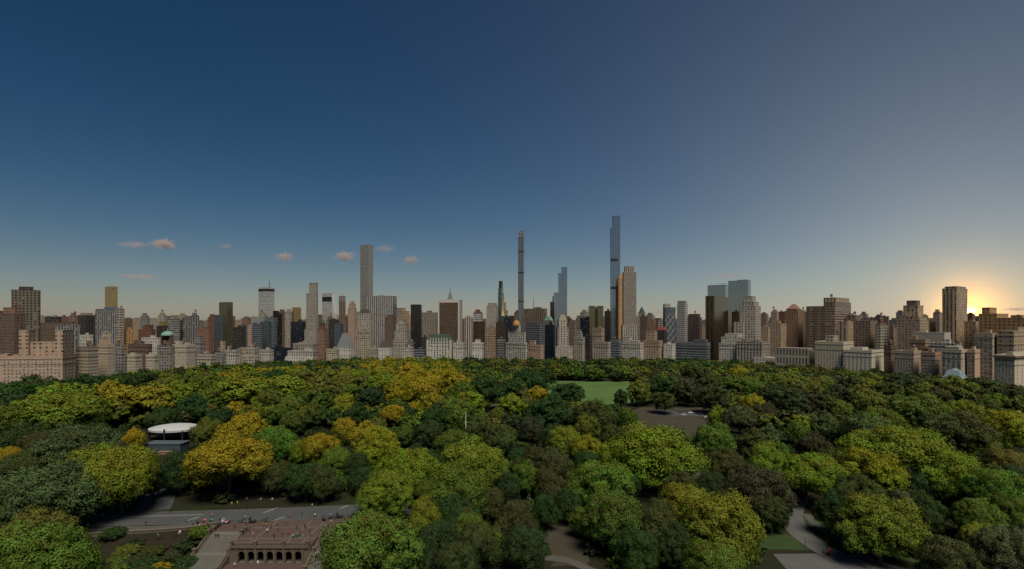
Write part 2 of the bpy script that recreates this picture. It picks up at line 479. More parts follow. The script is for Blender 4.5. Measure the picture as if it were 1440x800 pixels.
bld('apartment_tower', 'stepped brown brick tower at the left edge with an orange-lit top corner', -14, 20, 36, 441, 160, 'brown', tiers=[(.55, 1, .0, .7, 432, 'redbrown'), (.0, .3, .2, .9, 437)], tank=1)
bld('apartment_block', 'dark grey-brown stepped block right of the olive slab tower', 57, 90, 95, 454, 210, 'brown', tiers=[(.15, .75, .2, .9, 445, 'dark')])
bld('apartment_block', 'wide dull grey ribbed block behind the salmon pink roof towers', 78, 109, 113, 457, 150, 'greyvert', tiers=[(.4, .75, .2, .9, 452, 'brown')])
bld('apartment_tower', 'small dark tower with one orange-lit side, left of the gold glass shaft', 109.5, 121, 134, 443, 260, 'dark', rot=-20, tiers=[(.1, .9, .2, .8, 440, 'tan')])
i = bld('glass_tower', 'slim gold glass shaft rising from a flared blue-grey base', 147.5, 156, 165.5, 402.5, 520, 'gold', rot=-30, cat='skyscraper')
b = MB(); w, d = i['w'], i['d']; z0 = top_z(445, i['Y']); z1 = top_z(431, i['Y'])
for (p, q) in (((-w, 0), (0, 0)), ((0, 0), (0, d)), ((0, d), (-w, d)), ((-w, d), (-w, 0))):
    mx, my = -w / 2, d / 2
    e = lambda t, k: (mx + (t[0] - mx) * k, my + (t[1] - my) * k)
    a0, a1, b0, b1 = e(p, 1.9), e(q, 1.9), e(p, 1.02), e(q, 1.02)
    b.face([(*a0, z0), (*a1, z0), (*b1, z1), (*b0, z1)], [(0, z0), (20, z0), (20, z1), (0, z1)])
b.build('flared_base', ST('mirrorblue'), i['root'])
bld('apartment_tower', 'broad grey-green tower under the gold glass shaft', 134, 164, 168, 437, 340, 'greyvert', tiers=[(.0, .8, .1, .9, 434, 'greyvert')])
bld('apartment_tower', 'dark slab edged with white balconies beside the grey-green tower', 163, 172, 174.5, 434, 300, 'balcony')
bld('low_building', 'low white rooftop block between the salmon towers and the grey-green tower', 112, 127, 128, 471, 60, 'white', roof='roof_light')
i = bld('apartment_block', 'plain dark tan apartment block next to the salmon pink block', 107, 124, 138, 488, 0, 'brown2', rot=-18, wallmat=noisy('dark_tan_brick', (0.190, 0.144, 0.106), .2, .2), pent=1, tank=1)
windows(i, 'A', 7, 3.8, 529, 1.2, 1.7, limit=64); windows(i, 'B', 5, 3.8, 529, 1.2, 1.7, limit=98)
i = bld('apartment_block', 'cream and rust brick apartment block with a tall cream penthouse', 137, 151, 161, 484, 0, 'cream', rot=-20, wallmat=noisy('cream_rust_brick', (0.350, 0.274, 0.198), .25, .3),
        tiers=[(.15, .95, .1, .7, 475), (.35, .98, .2, .6, 467, 'cream')])
windows(i, 'A', 6, 3.7, 532, 1.2, 1.7, limit=64); windows(i, 'B', 4, 3.7, 532, 1.2, 1.7, limit=98)
bld('apartment_block', 'slim grey-white many-windowed block right of the cream and rust block', 160, 172, 177, 486, 15, 'grey', tank=1)
i = bld('apartment_block', 'pale cream block with rows of black windows beside the slim grey block', 172, 190, 200, 499, 0, 'cream', rot=-10, wallmat=noisy('pale_cream_brick', (0.395, 0.357, 0.281), .15, .3), pent=1)
windows(i, 'A', 8, 3.9, 531, 1.5, 1.9, limit=64); windows(i, 'B', 4, 3.9, 531, 1.5, 1.9, limit=98)
bld('apartment_block', 'brown flat-roofed block above the pale cream black-windowed block', 180, 208, 214, 484, 45, 'brown', pent=2, tank=1)
i = bld('apartment_block', 'narrow cream block right of the brown flat-roofed one, by the tree tops', 205, 217, 223, 499, 0, 'cream', rot=-8, wallmat=noisy('pale_cream_brick', (0.395, 0.357, 0.281), .15, .3))
windows(i, 'A', 6, 3.9, 524, 1.5, 1.9, limit=64)
bld('apartment_tower', 'dark red brick tower with a stepped flat top over the low white roofs', 194.5, 213, 219, 463, 260, 'red', tiers=[(.35, .85, .1, .9, 457)])
bld('low_building', 'long low white building below the dark red brick tower', 199, 222, 226, 475, 110, 'white2', roof='roof_light')
bld('low_building', 'small tan block with an orange side left of the dark red tower', 173, 180, 188, 463, 300, 'orange', rot=-25)
# ================================================================= LEFT, MIDDLE DISTANCE
bld('apartment_tower', 'slim dark tower with a gold side left of the grey concrete twins', 220, 229, 237, 458, 270, 'dark', rot=-25, tiers=[(.45, 1, .0, .8, 452, 'gold')])
bld('apartment_tower', 'grey concrete tower with a square rooftop box, left of a pair', 236, 251, 253.5, 447.5, 330, 'greyband', tiers=[(.25, .8, .2, .8, 443)])
bld('apartment_tower', 'dark recessed slab between the grey concrete pair', 250, 258, 259, 450, 345, 'dark')
bld('apartment_tower', 'grey concrete tower with pale vertical ribs, right of a pair', 257, 270, 278.5, 446, 320, 'greyvert', rot=-25, tiers=[(.2, .8, .2, .8, 444)])
i = bld('low_building', 'small red building with a green copper dome in front of the concrete pair', 227, 241, 244, 471, 120, 'red')
dome(i, MT['copper'], i['w'] * .45, top_z(465, i['Y']) - i['zt'])
bld('apartment_block', 'low rust brown block right of the concrete pair', 276, 294, 298, 463, 280, 'redbrown', tiers=[(.3, .7, .2, .8, 460)], pent=1)
i = bld('glass_tower', 'rounded gold-green glass tower with a pale blue shoulder on its left', 308, 319, 327.5, 424.5, 420, 'goldgreen', rot=-35, tiers=[(-.55, .42, -.1, .7, 442, 'blue', 'shoulder')], cat='skyscraper')
bld('apartment_block', 'low dark building right of the gold-green glass tower', 326, 340, 344, 460, 330, 'dark', pent=1)
bld('glass_tower', 'small teal glass block right of the gold-green tower', 335, 343, 347, 457.5, 360, 'teal')
bld('apartment_tower', 'small pinkish slab between the teal block and the white slant tower', 348.5, 354, 357, 457, 420, 'pink')
i = bld('office_tower', 'pale silver slab tower with a dark band under its roof and a thin mast', 363.5, 376, 386, 403.6, 520, 'citi', rot=-26, cat='skyscraper')
bands(i, [408.6], h=top_z(405.2, i['Y']) - top_z(408.6, i['Y']))
mast(i, .85, .5, 392, .9)
bld('office_tower', 'sloping pale base building at the foot of the silver slab tower', 357, 371, 377, 445, 470, 'slantglass')
bld('glass_tower', 'blue glass stack with horizontal bands below the silver slab tower', 354, 367, 370, 455, 250, 'blueband')
bld('office_building', 'teal gabled glass block right of the blue banded stack', 366, 378, 382, 452, 270, 'teal')
bld('office_building', 'grey-blue banded block behind the teal gabled glass', 374, 386, 390, 446, 380, 'blueband')
bld('office_tower', 'near-black slab with an orange-lit right shoulder by the silver slab tower', 384, 390, 397, 441, 470, 'black', rot=-30, tiers=[(0, .45, 0, .8, 436.5, 'black')])
bld('office_tower', 'grey stone tower with a rounded top left of the orange glass block', 400.5, 408, 411, 437.5, 400, 'stone', tiers=[(.2, .85, .2, .8, 434.5)])
i = bld('glass_tower', 'bright orange mirrored glass block above dark blue glass', 411, 413, 423.5, 432, 420, 'gold', rot=-52, cat='skyscraper')
bld('glass_tower', 'dark blue glass building below the orange mirrored block', 409, 425, 430, 452, 300, 'navy')
i = bld('office_tower', 'tall grey concrete tower with a narrowed top lit copper on the right', 430.5, 444, 447.5, 412, 430, 'stone', rot=-18, tiers=[(.3, 1.0, .0, .9, 398.5, 'stone', 'upper_shaft')], cat='skyscraper')
i = bld('office_building', 'pale grid-windowed block at the foot of the grey concrete tower', 428, 445, 448, 463, 240, 'stone')
i = bld('apartment_tower', 'red brown tower topped by a small dark dome and spire', 446.5, 456, 461, 463, 150, 'redbrown', tiers=[(.2, .8, .1, .7, 455, 'red')])
dome(i, MT['roof_dark'], i['w'] * .3, top_z(447.5, i['Y']) - i['zt'], .5, .4)
# low street wall, left centre
bld('apartment_block', 'grey weathered block behind the tree tops, right of the narrow cream block', 221, 240, 245, 486, 20, 'grey', pent=1, tank=1)
i = bld('apartment_block', 'broad cream block full of dark windows left of the stepped grey building', 242, 262, 275, 485, 0, 'cream', rot=-14, wallmat=noisy('pale_cream_brick', (0.395, 0.357, 0.281), .15, .3), pent=2, tank=1)
windows(i, 'A', 7, 4.0, 514, 1.7, 2.0, limit=64); windows(i, 'B', 5, 4.0, 514, 1.7, 2.0, limit=98)
bld('apartment_block', 'stepped grey building with a narrow tower front, behind the cream block', 272, 283, 288, 479, 40, 'grey', tiers=[(.2, .8, .1, .9, 472)])
bld('apartment_block', 'low pale cream block with dark window rows, second right of the broad cream block', 277, 297, 303, 499, 0, 'cream2', pent=1)
bld('apartment_block', 'grey-purple flat facade block beside the white windowed block', 302, 314, 318, 496, 12, 'grey', tank=1)
bld('chimney_tower', 'thin pink shaft standing over the grey-purple block', 309.5, 314.5, 316, 480, 60, 'pink', cat='tower')
bld('apartment_block', 'white block with a strict dark window grid left of the tall cream one', 317, 331, 336, 492.5, 0, 'white', pent=1, tank=1)
bld('apartment_block', 'dim olive gap building between the white grid block and the cream block', 334, 340, 342, 490, 40, 'tan')
bld('apartment_block', 'tall cream front block with rooftop sheds, left of the arched temple', 341, 358, 364.5, 489, 0, 'cream2', pent=2, tank=1)
bld('apartment_block', 'grey and white paired block directly left of the arched temple', 363.5, 379, 385, 492, 0, 'white', pent=1)
bld('apartment_block', 'dark navy glass box behind the arched temple', 382, 408, 411, 489, 75, 'navy')
# temple with big arch
i = bld('temple', 'limestone temple with a gabled front and one huge arch', 387, 408, 411, 513, 0, 'white2', rot=8, d=40, cat='temple', wallmat=MT['stone'])
b = MB(); w = i['w']; z = i['z']; zr = top_z(500, i['Y'])
b.face([(-w * .55, -.3, z), (0, -.3, z), (-w * .275, -.3, zr)]); b.face([(-w * .55, -.3, z), (-w * .275, -.3, zr), (-w * .275, 38, zr), (-w * .55, 38, z)])
b.face([(0, -.3, z), (0, 38, z), (-w * .275, 38, zr), (-w * .275, -.3, zr)])
b.build('gable', [noisy('pale_limestone', (0.380, 0.365, 0.327), .15, .3)], i['root'])
b = MB(); n = 14; cx = -w * .275; ro = w * .24; ri = w * .17; zc = top_z(511, i['Y'])
for k in range(n):
    a0, a1 = math.pi * k / n, math.pi * (k + 1) / n
    P = [(cx + r_ * math.cos(a), zc + r_ * math.sin(a)) for r_, a in ((ri, a0), (ro, a0), (ro, a1), (ri, a1))]
    b.face([(p[0], -1.2, p[1]) for p in P])
    b.face([(P[1][0], -1.2, P[1][1]), (P[1][0], -.2, P[1][1]), (P[2][0], -.2, P[2][1]), (P[2][0], -1.2, P[2][1])])
    b.face([(P[0][0], -.2, P[0][1]), (P[0][0], -1.2, P[0][1]), (P[3][0], -1.2, P[3][1]), (P[3][0], -.2, P[3][1])])
b.box(cx - ro, cx - ri, -1.2, -.2, 0, zc, bottom=True); b.box(cx + ri, cx + ro, -1.2, -.2, 0, zc, bottom=True)
b.build('arch', noisy('pale_limestone', (0.380, 0.365, 0.327), .15, .3), i['root'])
b = MB(); b.face([(cx + ri * math.cos(math.pi * k / n), -.5, zc + ri * math.sin(math.pi * k / n)) for k in range(n + 1)] + [(cx - ri, -.5, 0), (cx + ri, -.5, 0)])
b.build('arch_window', MT['glass_dark'], i['root'])
bld('apartment_block', 'wide pale grey block with fine windows right of the arched temple', 404, 441, 447, 493, 0, 'white', rot=-6, pent=2, tank=1)
bld('apartment_block', 'grey upper block set back above the wide pale block', 412, 440, 445, 483, 55, 'stone', pent=2)
bld('apartment_block', 'low red brown block right of the wide pale block', 446, 457, 462, 474, 20, 'redbrown', pent=1)
bld('apartment_block', 'low cream block between the red brown block and the mansard house', 459, 473, 477, 491, 0, 'cream')
i = bld('mansard_house', 'white house row with a steep patchy grey mansard roof', 473, 492, 499, 489, 0, 'white2', cat='house')
hip_roof(i, noisy('slate_roof', (.16, .17, .19), .5, .6), top_z(468, i['Y']), 'mansard_roof', flat=.35)
bld('hotel_tower', 'yellowish cream slab tower left of the striped white office block', 499, 512, 520.5, 464, 30, 'cream', rot=-25, d=None, pent=1)
i = bld('hotel_tower', 'beige stone tower with a dark domed roof in front of the square supertall', 502, 521, 525, 441, 110, 'stone2', tiers=[(.1, .9, .1, .8, 440)])
hip_roof(i, MT['roof_dark'], top_z(434, i['Y']), 'domed_roof', .1, .9, .1, .8, flat=.6)
# ================================================================= CENTRE LEFT
i = bld('office_tower', 'white tower with a sloped wedge roof and dark top band', 453, 466.5, 470, 412, 560, 'citi', rot=-24, cat='skyscraper')
w, d = i['w'], i['d']; z = i['z']; zl = top_z(440, i['Y']); sx = 9.5
bands(i, [423], h=top_z(416.5, i['Y']) - top_z(423, i['Y']), inset=.12)
b = MB()
b.face([(.2, 0, z), (sx, 0, zl), (sx, d, zl), (.2, d, z)], [(0, z), (0, zl), (d, zl), (d, z)]); b.face([(.2, -.02, 0), (sx, -.02, 0), (sx, -.02, zl), (.2, -.02, z)], [(0, 0), (sx, 0), (sx, zl), (0, z)])
b.face([(sx, 0, 0), (sx, d, 0), (sx, d, zl), (sx, 0, zl)], [(0, 0), (d, 0), (d, zl), (0, zl)])
b.build('wedge_side', noisy('white_panel', (.47, .48, .48), .06, .1, .35), i['root'])
i = bld('office_tower', 'slender dark tower with a red and white striped top', 476.5, 482, 486, 424, 470, 'brownvert', rot=-24, tiers=[(.0, 1, .0, 1, 415.5, 'stripe', 'striped_top')])
bld('office_building', 'grey filler tower between the red striped top and the pink stepped stone tower', 484, 488, 490, 445, 500, 'grey')
i = bld('office_tower', 'pink grey stepped stone tower with a small pyramid top', 489, 498.5, 501.5, 433, 480, 'pink', tiers=[(.12, .88, .1, .9, 427), (.25, .75, .2, .8, 424)])
hip_roof(i, ST('pink'), top_z(421, i['Y']), 'pyramid_roof', .25, .75, .2, .8, flat=.2)
i = bld('office_building', 'dark glass box below the wedge-roofed white tower', 462, 473, 477, 449, 260, 'dark')
bld('office_building', 'grey-blue low tower between the wedge roof and the pink stepped tower', 470, 479, 483, 455, 220, 'blue')
i = bld('supertall_tower', 'square slender pale supertall with a grid of windows, left of the striped office block', 506.5, 518, 524.6, 345, 520, 'supertall', rot=-30, cat='skyscraper')
bands(i, [368, 392, 414, 437], h=4.5, mat=MT['dark_metal'], inset=-.25)
i = bld('office_tower', 'massive white and dark vertically striped office block', 514.5, 553.5, 558, 416, 160, 'gmstripe', rot=-4, pent=1, cat='skyscraper')
bld('office_building', 'dim brown stepped tower in front of the striped office block', 541, 553, 556.5, 446, 80, 'brown', tiers=[(.2, .8, .1, .8, 442.5)])
i = bld('office_tower', 'tan rounded-top tower with an orange-lit right edge', 557, 567, 575.5, 437, 430, 'tan', rot=-28, tiers=[(.0, .65, .1, .8, 432.5)])
bld('office_building', 'low orange-lit sliver right of the tan rounded tower', 572, 574, 577.5, 443, 480, 'orange', rot=-45)
i = bld('hotel_tower', 'grey stone setback tower narrowing to a small rounded top', 553, 573, 581, 478, 30, 'stone', rot=-12, tiers=[(.05, .9, .05, .85, 465), (.15, .8, .1, .75, 455), (.25, .68, .15, .6, 450)])
bld('office_tower', 'near-black monolith slab left of the brown white-framed block', 577.5, 592, 593.5, 428, 230, 'black', rot=6, cat='skyscraper')
i = bld('office_building', 'pale unfinished lattice-fronted building between two dark slabs', 592, 612, 616, 439, 420, 'lattice')
i = bld('office_tower', 'big brown slab office block with a white frame', 616, 646, 650, 421, 200, 'bronze', rot=-4, cat='skyscraper', wallmat=facade((.12, .08, .055), (.05, .034, .024), bw=3.4, fh=4.4, wf=.6, hf=.7, blind=.05))
w, d, z = i['w'], i['d'], i['z']
b = MB(); t = 3
b.box(-w - .4, -w + t, -.5, d, 0, z + 1.4); b.box(-t, .4, -.5, d, 0, z + 1.4); b.box(-w + t, -t, -.5, .0, z - 6, z + 1.4, bottom=True)
b.build('white_frame', noisy('white_travertine', (0.418, 0.403, 0.380), .1, .2), i['root'])
i2 = bld('spire_tower', 'distant pointed spire rising behind the brown white-framed block', 629, 635, 637, 418, 800, 'slantglass', tiers=[(.2, .8, .2, .8, 413)])
mast(i2, .5, .5, 403, 1.5)
# Plaza-like hotel
i = bld('hotel', 'white chateau-style hotel with a dark green mansard roof', 600, 634, 638, 479, 0, 'whitevert', rot=-4, cat='hotel')
w, d, z = i['w'], i['d'], i['z']
hip_roof(i, noisy('dark_green_slate', (.045, .07, .06), .3, .3), top_z(469.5, i['Y']), 'mansard_roof', flat=.82)
for k in range(9):
    x = -w + w * (k + .5) / 9
    b = MB(); b.box(x - 1, x + 1, .4, 3, z + 1, z + 5); b.face([(x - 1.2, .3, z + 5), (x + 1.2, .3, z + 5), (x, .3, z + 6.8)])
    b.build('dormer', noisy('pale_limestone', (0.380, 0.365, 0.327), .15, .3), i['root'])
for fx in (.03, .97):
    b = MB(); b.cyl(-w + fx * w, 1, 2.6, 2.6, 0, z + 3, 10, 0); b.cyl(-w + fx * w, 1, 2.9, .2, z + 3, z + 9, 10, 1, cap=False)
    b.build('corner_turret', [noisy('pale_limestone', (0.380, 0.365, 0.327), .15, .3), noisy('dark_green_slate', (.045, .07, .06), .3, .3)], i['root'])
bld('office_building', 'white and dark low slab right of the chateau hotel', 637, 651, 656, 482, 0, 'white', pent=1)
bld('apartment_block', 'low grey house front left of the black monolith base', 518, 529, 533, 490, 0, 'stone', pent=1)
i = bld('mansard_house', 'pale house front with a dark stepped mansard, under the brown stepped tower', 532, 547, 552, 489, 0, 'white2', cat='house')
hip_roof(i, MT['roof_dark'], top_z(478, i['Y']), 'mansard_roof', flat=.5)
bld('apartment_block', 'small white front between the setback tower and the chateau hotel', 566, 578, 582, 488, 0, 'white', tank=1)
bld('low_building', 'low pale blue-grey building left of the chateau hotel', 581, 598, 601, 491, 10, 'blueband', roof='roof_light')
bld('low_building', 'dark gap building behind the chateau hotel roofs', 592, 604, 606, 474, 70, 'dark')
# ================================================================= CENTRE
bld('office_tower', 'tower with bold white and brown vertical stripes right of the brown slab', 653, 665, 667, 446.5, 60, 'stripe', rot=4, tiers=[(.2, .7, .2, .8, 444)])
bld('office_building', 'brown curved-top glass block next to the striped tower', 665, 679, 682, 452, 170, 'bronze', tiers=[(.0, .8, .1, .9, 440.5, 'slantglass')])
bld('apartment_block', 'white turreted house front between the striped tower and a pink brick block', 664, 678, 682, 482, 0, 'white2', tiers=[(.25, .7, .1, .6, 477)])
bld('office_tower', 'plain stone office tower left of the thin teal tower', 684, 697, 700.5, 430, 380, 'stone2', tiers=[(.1, .9, .1, .9, 425.6)])
bld('apartment_block', 'brown pink slab standing at the park edge left of the bluish block', 682, 697, 699.5, 460, 10, 'tan', rot=4, wallmat=ST('brown2'))
bld('apartment_block', 'dark brown glass block behind the brown pink slab', 697, 708, 711.5, 453, 130, 'bronze')
bld('apartment_block', 'bluish grey low block right of the brown pink slab', 699, 707.5, 711, 476, 20, 'blueband')
i = bld('supertall_tower', 'thin pale teal tower with a black cap and stepped shoulders', 700.3, 705.5, 709, 412, 480, 'teal', rot=-20, tiers=[(0, .8, .1, .9, 405, 'teal'), (.1, .75, .2, .8, 395.8, 'black', 'black_cap')], cat='skyscraper')
bld('office_building', 'tan tapered shoulder building behind the thin teal tower', 706, 711, 714, 436, 520, 'tan', tiers=[(0, .6, .1, .9, 425)])
bld('office_tower', 'navy glass slab between the thin teal tower and the needle tower', 709, 719, 722, 446, 200, 'navy')
i = bld('hotel_tower', 'white stone hotel with a gold dome below the needle tower', 711, 738, 741.5, 482, 0, 'whitevert', tiers=[(.12, .95, .1, .8, 467), (.36, .70, .15, .6, 457)])
dome(i, noisy('gilded_dome', (.30, .18, .05), .2, .5, .6, .0), i['w'] * .16, top_z(449.5, i['Y']) - i['zt'], .53, .35)
i = bld('supertall_tower', 'needle-thin supertall with dark bands and a latticed crown', 728.6, 735.6, 737, 334, 330, 'mirror', rot=-10, cat='skyscraper',
        wallmat=facade((.25, .27, .28), (.12, .14, .16), bw=3.6, fh=5, wf=.8, hf=.85, gl_rough=.08, gl_metal=.7, blind=.0),
        tiers=[(.0, 1, .0, .9, 328, 'greyvert', 'latticed_crown'), (.2, .9, .3, .9, 325, 'greyvert', 'latticed_crown')])
bands(i, [355, 384.5, 423.5], h=2.6, inset=.3)
i = bld('office_tower', 'wide brown office slab with a roof mast right of the needle tower', 736, 766, 769.5, 433.5, 300, 'bronze', wallmat=ST('brownvert'))
mast(i, .42, .5, 416, .7)
bld('office_building', 'pale grey blue block in front of the wide brown slab', 738, 759, 763, 456.5, 110, 'blueband', tiers=[(.1, .9, .1, .9, 454)])
bld('apartment_block', 'low pinkish stepped building right of the gold dome hotel', 740, 760, 764.5, 485, 0, 'pink', tiers=[(.2, .55, .1, .7, 479)], pent=1)
i = bld('office_tower', 'grey tower with a pale teal pyramid roof', 764, 776, 779, 452, 150, 'grey', tiers=[(.05, .95, .05, .9, 450)])
hip_roof(i, MT['copper'], top_z(444, i['Y']), 'pyramid_roof', .05, .95, .05, .9, flat=.45)
bld('office_tower', 'dark blue grey slab in front of the teal pyramid tower', 766, 778, 780.5, 456.5, 40, 'navy')
i = bld('supertall_tower', 'stepped blue-grey glass supertall with three curving shoulders', 780, 797.5, 799.3, 411, 330, 'mirrorblue', rot=4, tiers=[(.36, 1, .0, .9, 385, 'mirrorblue', 'upper_shaft'), (.61, 1, -.02, .8, 376.5, 'mirrorblue', 'upper_shaft')], cat='skyscraper')
bld('office_tower', 'brown stepped tower against the left flank of the blue stepped supertall', 773.5, 780, 781.5, 424, 360, 'brownvert', tiers=[(.5, 1, .1, .9, 416)])
i = bld('apartment_tower', 'beige stone tower with a steep stepped peak at the park edge', 781, 806, 810, 487, 0, 'stone', rot=3, tiers=[(.14, .74, .05, .8, 460, 'stone2', 'shaft'), (.2, .68, .1, .7, 450, 'stone2')])
hip_roof(i, noisy('dark_copper_roof', (.20, .19, .16), .2, .4), top_z(441, i['Y']), 'peaked_roof', .2, .68, .1, .7, flat=.35)
mast(i, .44, .3, 436, .5, zb=top_z(442, i['Y']))
bld('apartment_block', 'tan brown block right of the steep stepped peak', 799, 808, 811, 454.5, 90, 'brown2')
i = bld('hotel_tower', 'pale stone stepped tower right of the steep stepped peak', 807.5, 819, 822.5, 474, 0, 'stone', tiers=[(.1, .8, .05, .8, 468), (.2, .7, .1, .7, 464)])
bld('office_building', 'grey lattice-topped building left of the green-gold twin slabs', 811, 822, 826, 443.5, 420, 'lattice')
bld('office_tower', 'dark navy glass tower left of the green-gold twin slabs', 816, 828, 830.5, 446.5, 260, 'navy')
bld('apartment_block', 'slim dark building below the dark navy glass tower', 823, 829.5, 832, 472, 20, 'dark')
i = bld('office_tower', 'green-gold glass twin slabs joined by a dark middle', 829, 848.5, 850.7, 431, 260, 'goldgreen', rot=2, tiers=[(.0, .38, -.04, .6, 429.6, 'goldgreen', 'twin_slab'), (.62, 1, -.04, .6, 429.6, 'goldgreen', 'twin_slab'), (.40, .60, -.02, .3, 431.5, 'black', 'dark_joint')])
bld('office_building', 'dark block between the green-gold twins and the tallest glass tower', 850, 857.5, 860, 437, 290, 'dark')
bld('apartment_block', 'beige mid-rise in front of the green-gold twin slabs', 833, 846, 850, 461, 60, 'tan')
bld('apartment_block', 'low stone block with dark windows below the beige mid-rise', 834, 855, 859, 481, 0, 'stone2', pent=1)
i = bld('supertall_tower', 'tallest blue glass supertall with a thinner strip on its left', 862.2, 872.2, 873.6, 304.5, 420, 'mirrorblue', rot=2, tiers=[(-.30, .02, .05, .9, 321.5, 'mirrorblue', 'side_strip')], cat='skyscraper')
b = MB(); z0 = top_z(369, i['Y'])
for yy in (367.5, 405.5):
    z0 = top_z(yy, i['Y']); b = MB(); b.box(-i['w'] * 1.32, -i['w'] * .3, -.5, 2, z0, z0 + 6, bottom=True); b.build('mechanical_band', MT['dark_metal'], i['root'])
i = bld('glass_tower', 'orange-lit slanted slab wedged beside the tallest glass supertall', 868.8, 870.5, 877, 392, 405, 'orange', rot=-50, cat='skyscraper')
w, d, z = i['w'], i['d'], i['z']; zt = top_z(383, i['Y'])
b = MB(); b.face([(0, 0, z), (0, d, z), (0, d, zt)]); b.face([(-w, 0, z), (0, 0, z), (0, d, zt), (-w, d, zt)]); b.face([(-w, d, zt), (-w, d, z), (-w, 0, z)])
b.build('slanted_top', ST('orange'), i['root'])
i = bld('apartment_tower', 'tall limestone tower with a notched crown beside the tallest glass supertall', 877, 895, 897, 384, 190, 'stonevert', rot=2, tiers=[(.12, .84, .08, .9, 375.5, 'stonevert', 'crown'), (-.12, 1.1, -.1, .8, 457, 'stonevert', 'base')], cat='skyscraper',
        wallmat=facade((.30, .27, .235), bw=4.4, fh=4.6, wf=.36, hf=.7, blind=.08))
bld('office_building', 'low green-grey building with a triangle peak right of the limestone tower', 897, 905, 908, 440, 380, 'slantglass')
i = BLD[-1]; hip_roof(i, ST('teal'), top_z(430, i['Y']), 'triangle_roof', flat=.05)
i = bld('apartment_tower', 'dark brown blocky tower right of the limestone tower', 900, 910, 914, 444.5, 260, 'brown', tank=1)
bld('apartment_block', 'lower brown tower attached right of the dark brown blocky tower', 911, 918, 922, 449, 270, 'redbrown')
bld('apartment_block', 'low blue grey building at the foot of the tallest glass supertall', 858, 870, 874, 477, 0, 'blueband', pent=1)
bld('apartment_block', 'grey white block at the foot of the limestone tower', 872, 900, 905, 482, 0, 'white', tiers=[(.1, .45, .1, .7, 474), (.5, .9, .1, .7, 479)], pent=1)
bld('apartment_block', 'stepped tan brick building right of the limestone tower base', 904, 927, 932, 479, 0, 'tan', tiers=[(.15, .7, .1, .8, 465)], tank=1)
bld('office_building', 'small slanted glass roof block behind the dark arched building', 925, 931, 935, 449, 380, 'slantglass')
i = bld('office_building', 'dark building with a red arched top left of the diagrid tower', 923, 934, 938, 464, 120, 'dark')
hip_roof(i, noisy('red_arch_roof', (.22, .06, .05), .3, .4), top_z(459, i['Y']), 'arched_roof', flat=.7)
i = bld('office_tower', 'faceted tower with a white diagonal lattice on its front', 935, 950, 953, 432, 250, 'blue', rot=6, tiers=[(.0, .55, .1, .9, 427, 'slantglass')], cat='skyscraper')
b = MB(); w = i['w']; za, zb_ = top_z(490, i['Y']), top_z(440, i['Y']); n = 5; hh = (zb_ - za) / n
for k in range(n):
    for q in (0, 1):
        x0_, xm, x1_ = -w + q * w / 2, -w + q * w / 2 + w / 4, -w + (q + 1) * w / 2
        b.tube((x0_, -.5, za + k * hh), (xm, -.5, za + (k + .5) * hh), .36, n=4); b.tube((xm, -.5, za + (k + .5) * hh), (x0_, -.5, za + (k + 1) * hh), .36, n=4)
        b.tube((x1_, -.5, za + k * hh), (xm, -.5, za + (k + .5) * hh), .36, n=4); b.tube((xm, -.5, za + (k + .5) * hh), (x1_, -.5, za + (k + 1) * hh), .36, n=4)
b.build('diagonal_lattice', noisy('steel_lattice', (.42, .42, .42), .1, .5), i['root'])
bld('apartment_tower', 'pale stone and glass tower with a flared top right of the lattice tower', 952, 963, 967, 428, 290, 'slantglass', tiers=[(.1, .9, .1, .9, 424, 'stone'), (.0, 1, .2, .8, 422.5)])
bld('apartment_tower', 'dull dark red tower right of the flared-top tower', 966, 983, 987, 446, 330, 'brownvert', tiers=[(.1, .9, .1, .9, 441)], wallmat=facade((.13, .085, .07), bw=5.5, fh=4.4, wf=.45, hf=.9, blind=.1), tank=1)
bld('low_building', 'small white front with a square opening below the lattice tower', 933, 945, 950, 484, 0, 'white2', roof='roof_light')
bld('office_building', 'long low blue-grey building with horizontal bands along the park', 950, 994, 999, 482, 10, 'blueband', tiers=[(.55, .95, .1, .8, 477)], pent=2)
bld('apartment_block', 'faint pinkish far block left of the gold striped tower', 986, 995, 998, 458, 420, 'pink')
# ================================================================= RIGHT
i = bld('hotel_tower', 'dark glass tower with gold vertical stripes at the park corner', 992, 1004.5, 1024, 416, 60, 'goldstripe', rot=-30, cat='skyscraper')
bld('glass_tower', 'pale silver glass twin tower, left and partly hidden by gold stripes', 995, 1020, 1024, 400, 260, 'mirror', rot=-14, cat='skyscraper')
bld('glass_tower', 'pale silver glass twin tower, right and fully showing', 1024, 1052, 1056, 395, 230, 'mirror', rot=-26, tiers=[(.45, .95, .1, .9, 394)], cat='skyscraper')
bld('office_building', 'dark brown block below the right silver twin tower', 1029, 1039, 1042, 438, 170, 'bronze')
i = bld('apartment_tower', 'stepped pale stone tower in front of the silver twin towers', 1040, 1062, 1070, 430, 70, 'stone2', rot=-30, tiers=[(.1, .9, .1, .9, 424, 'stone2'), (.2, .75, .15, .8, 416, 'stone2', 'crown'), (-.3, .3, -.2, .7, 452, 'stone2')])
bld('apartment_block', 'white pyramid-stepped building right of the gold striped tower', 1011, 1040, 1048, 483, 0, 'white', rot=-24, tiers=[(.1, .9, .05, .9, 474), (.25, .9, .1, .9, 469)])
bld('apartment_block', 'long stone base with window bays below the stepped pale tower', 1036, 1072, 1083, 481, 0, 'stonevert', rot=-24, pent=2)
bld('apartment_block', 'hazy far tan block right of the stepped pale tower', 1069, 1080, 1083.5, 460, 420, 'tan')
bld('low_building', 'low white pavilion building by the trees left of the colonnaded hall', 1060, 1083, 1091, 503, 0, 'white2', rot=-24, roof='roof_light')
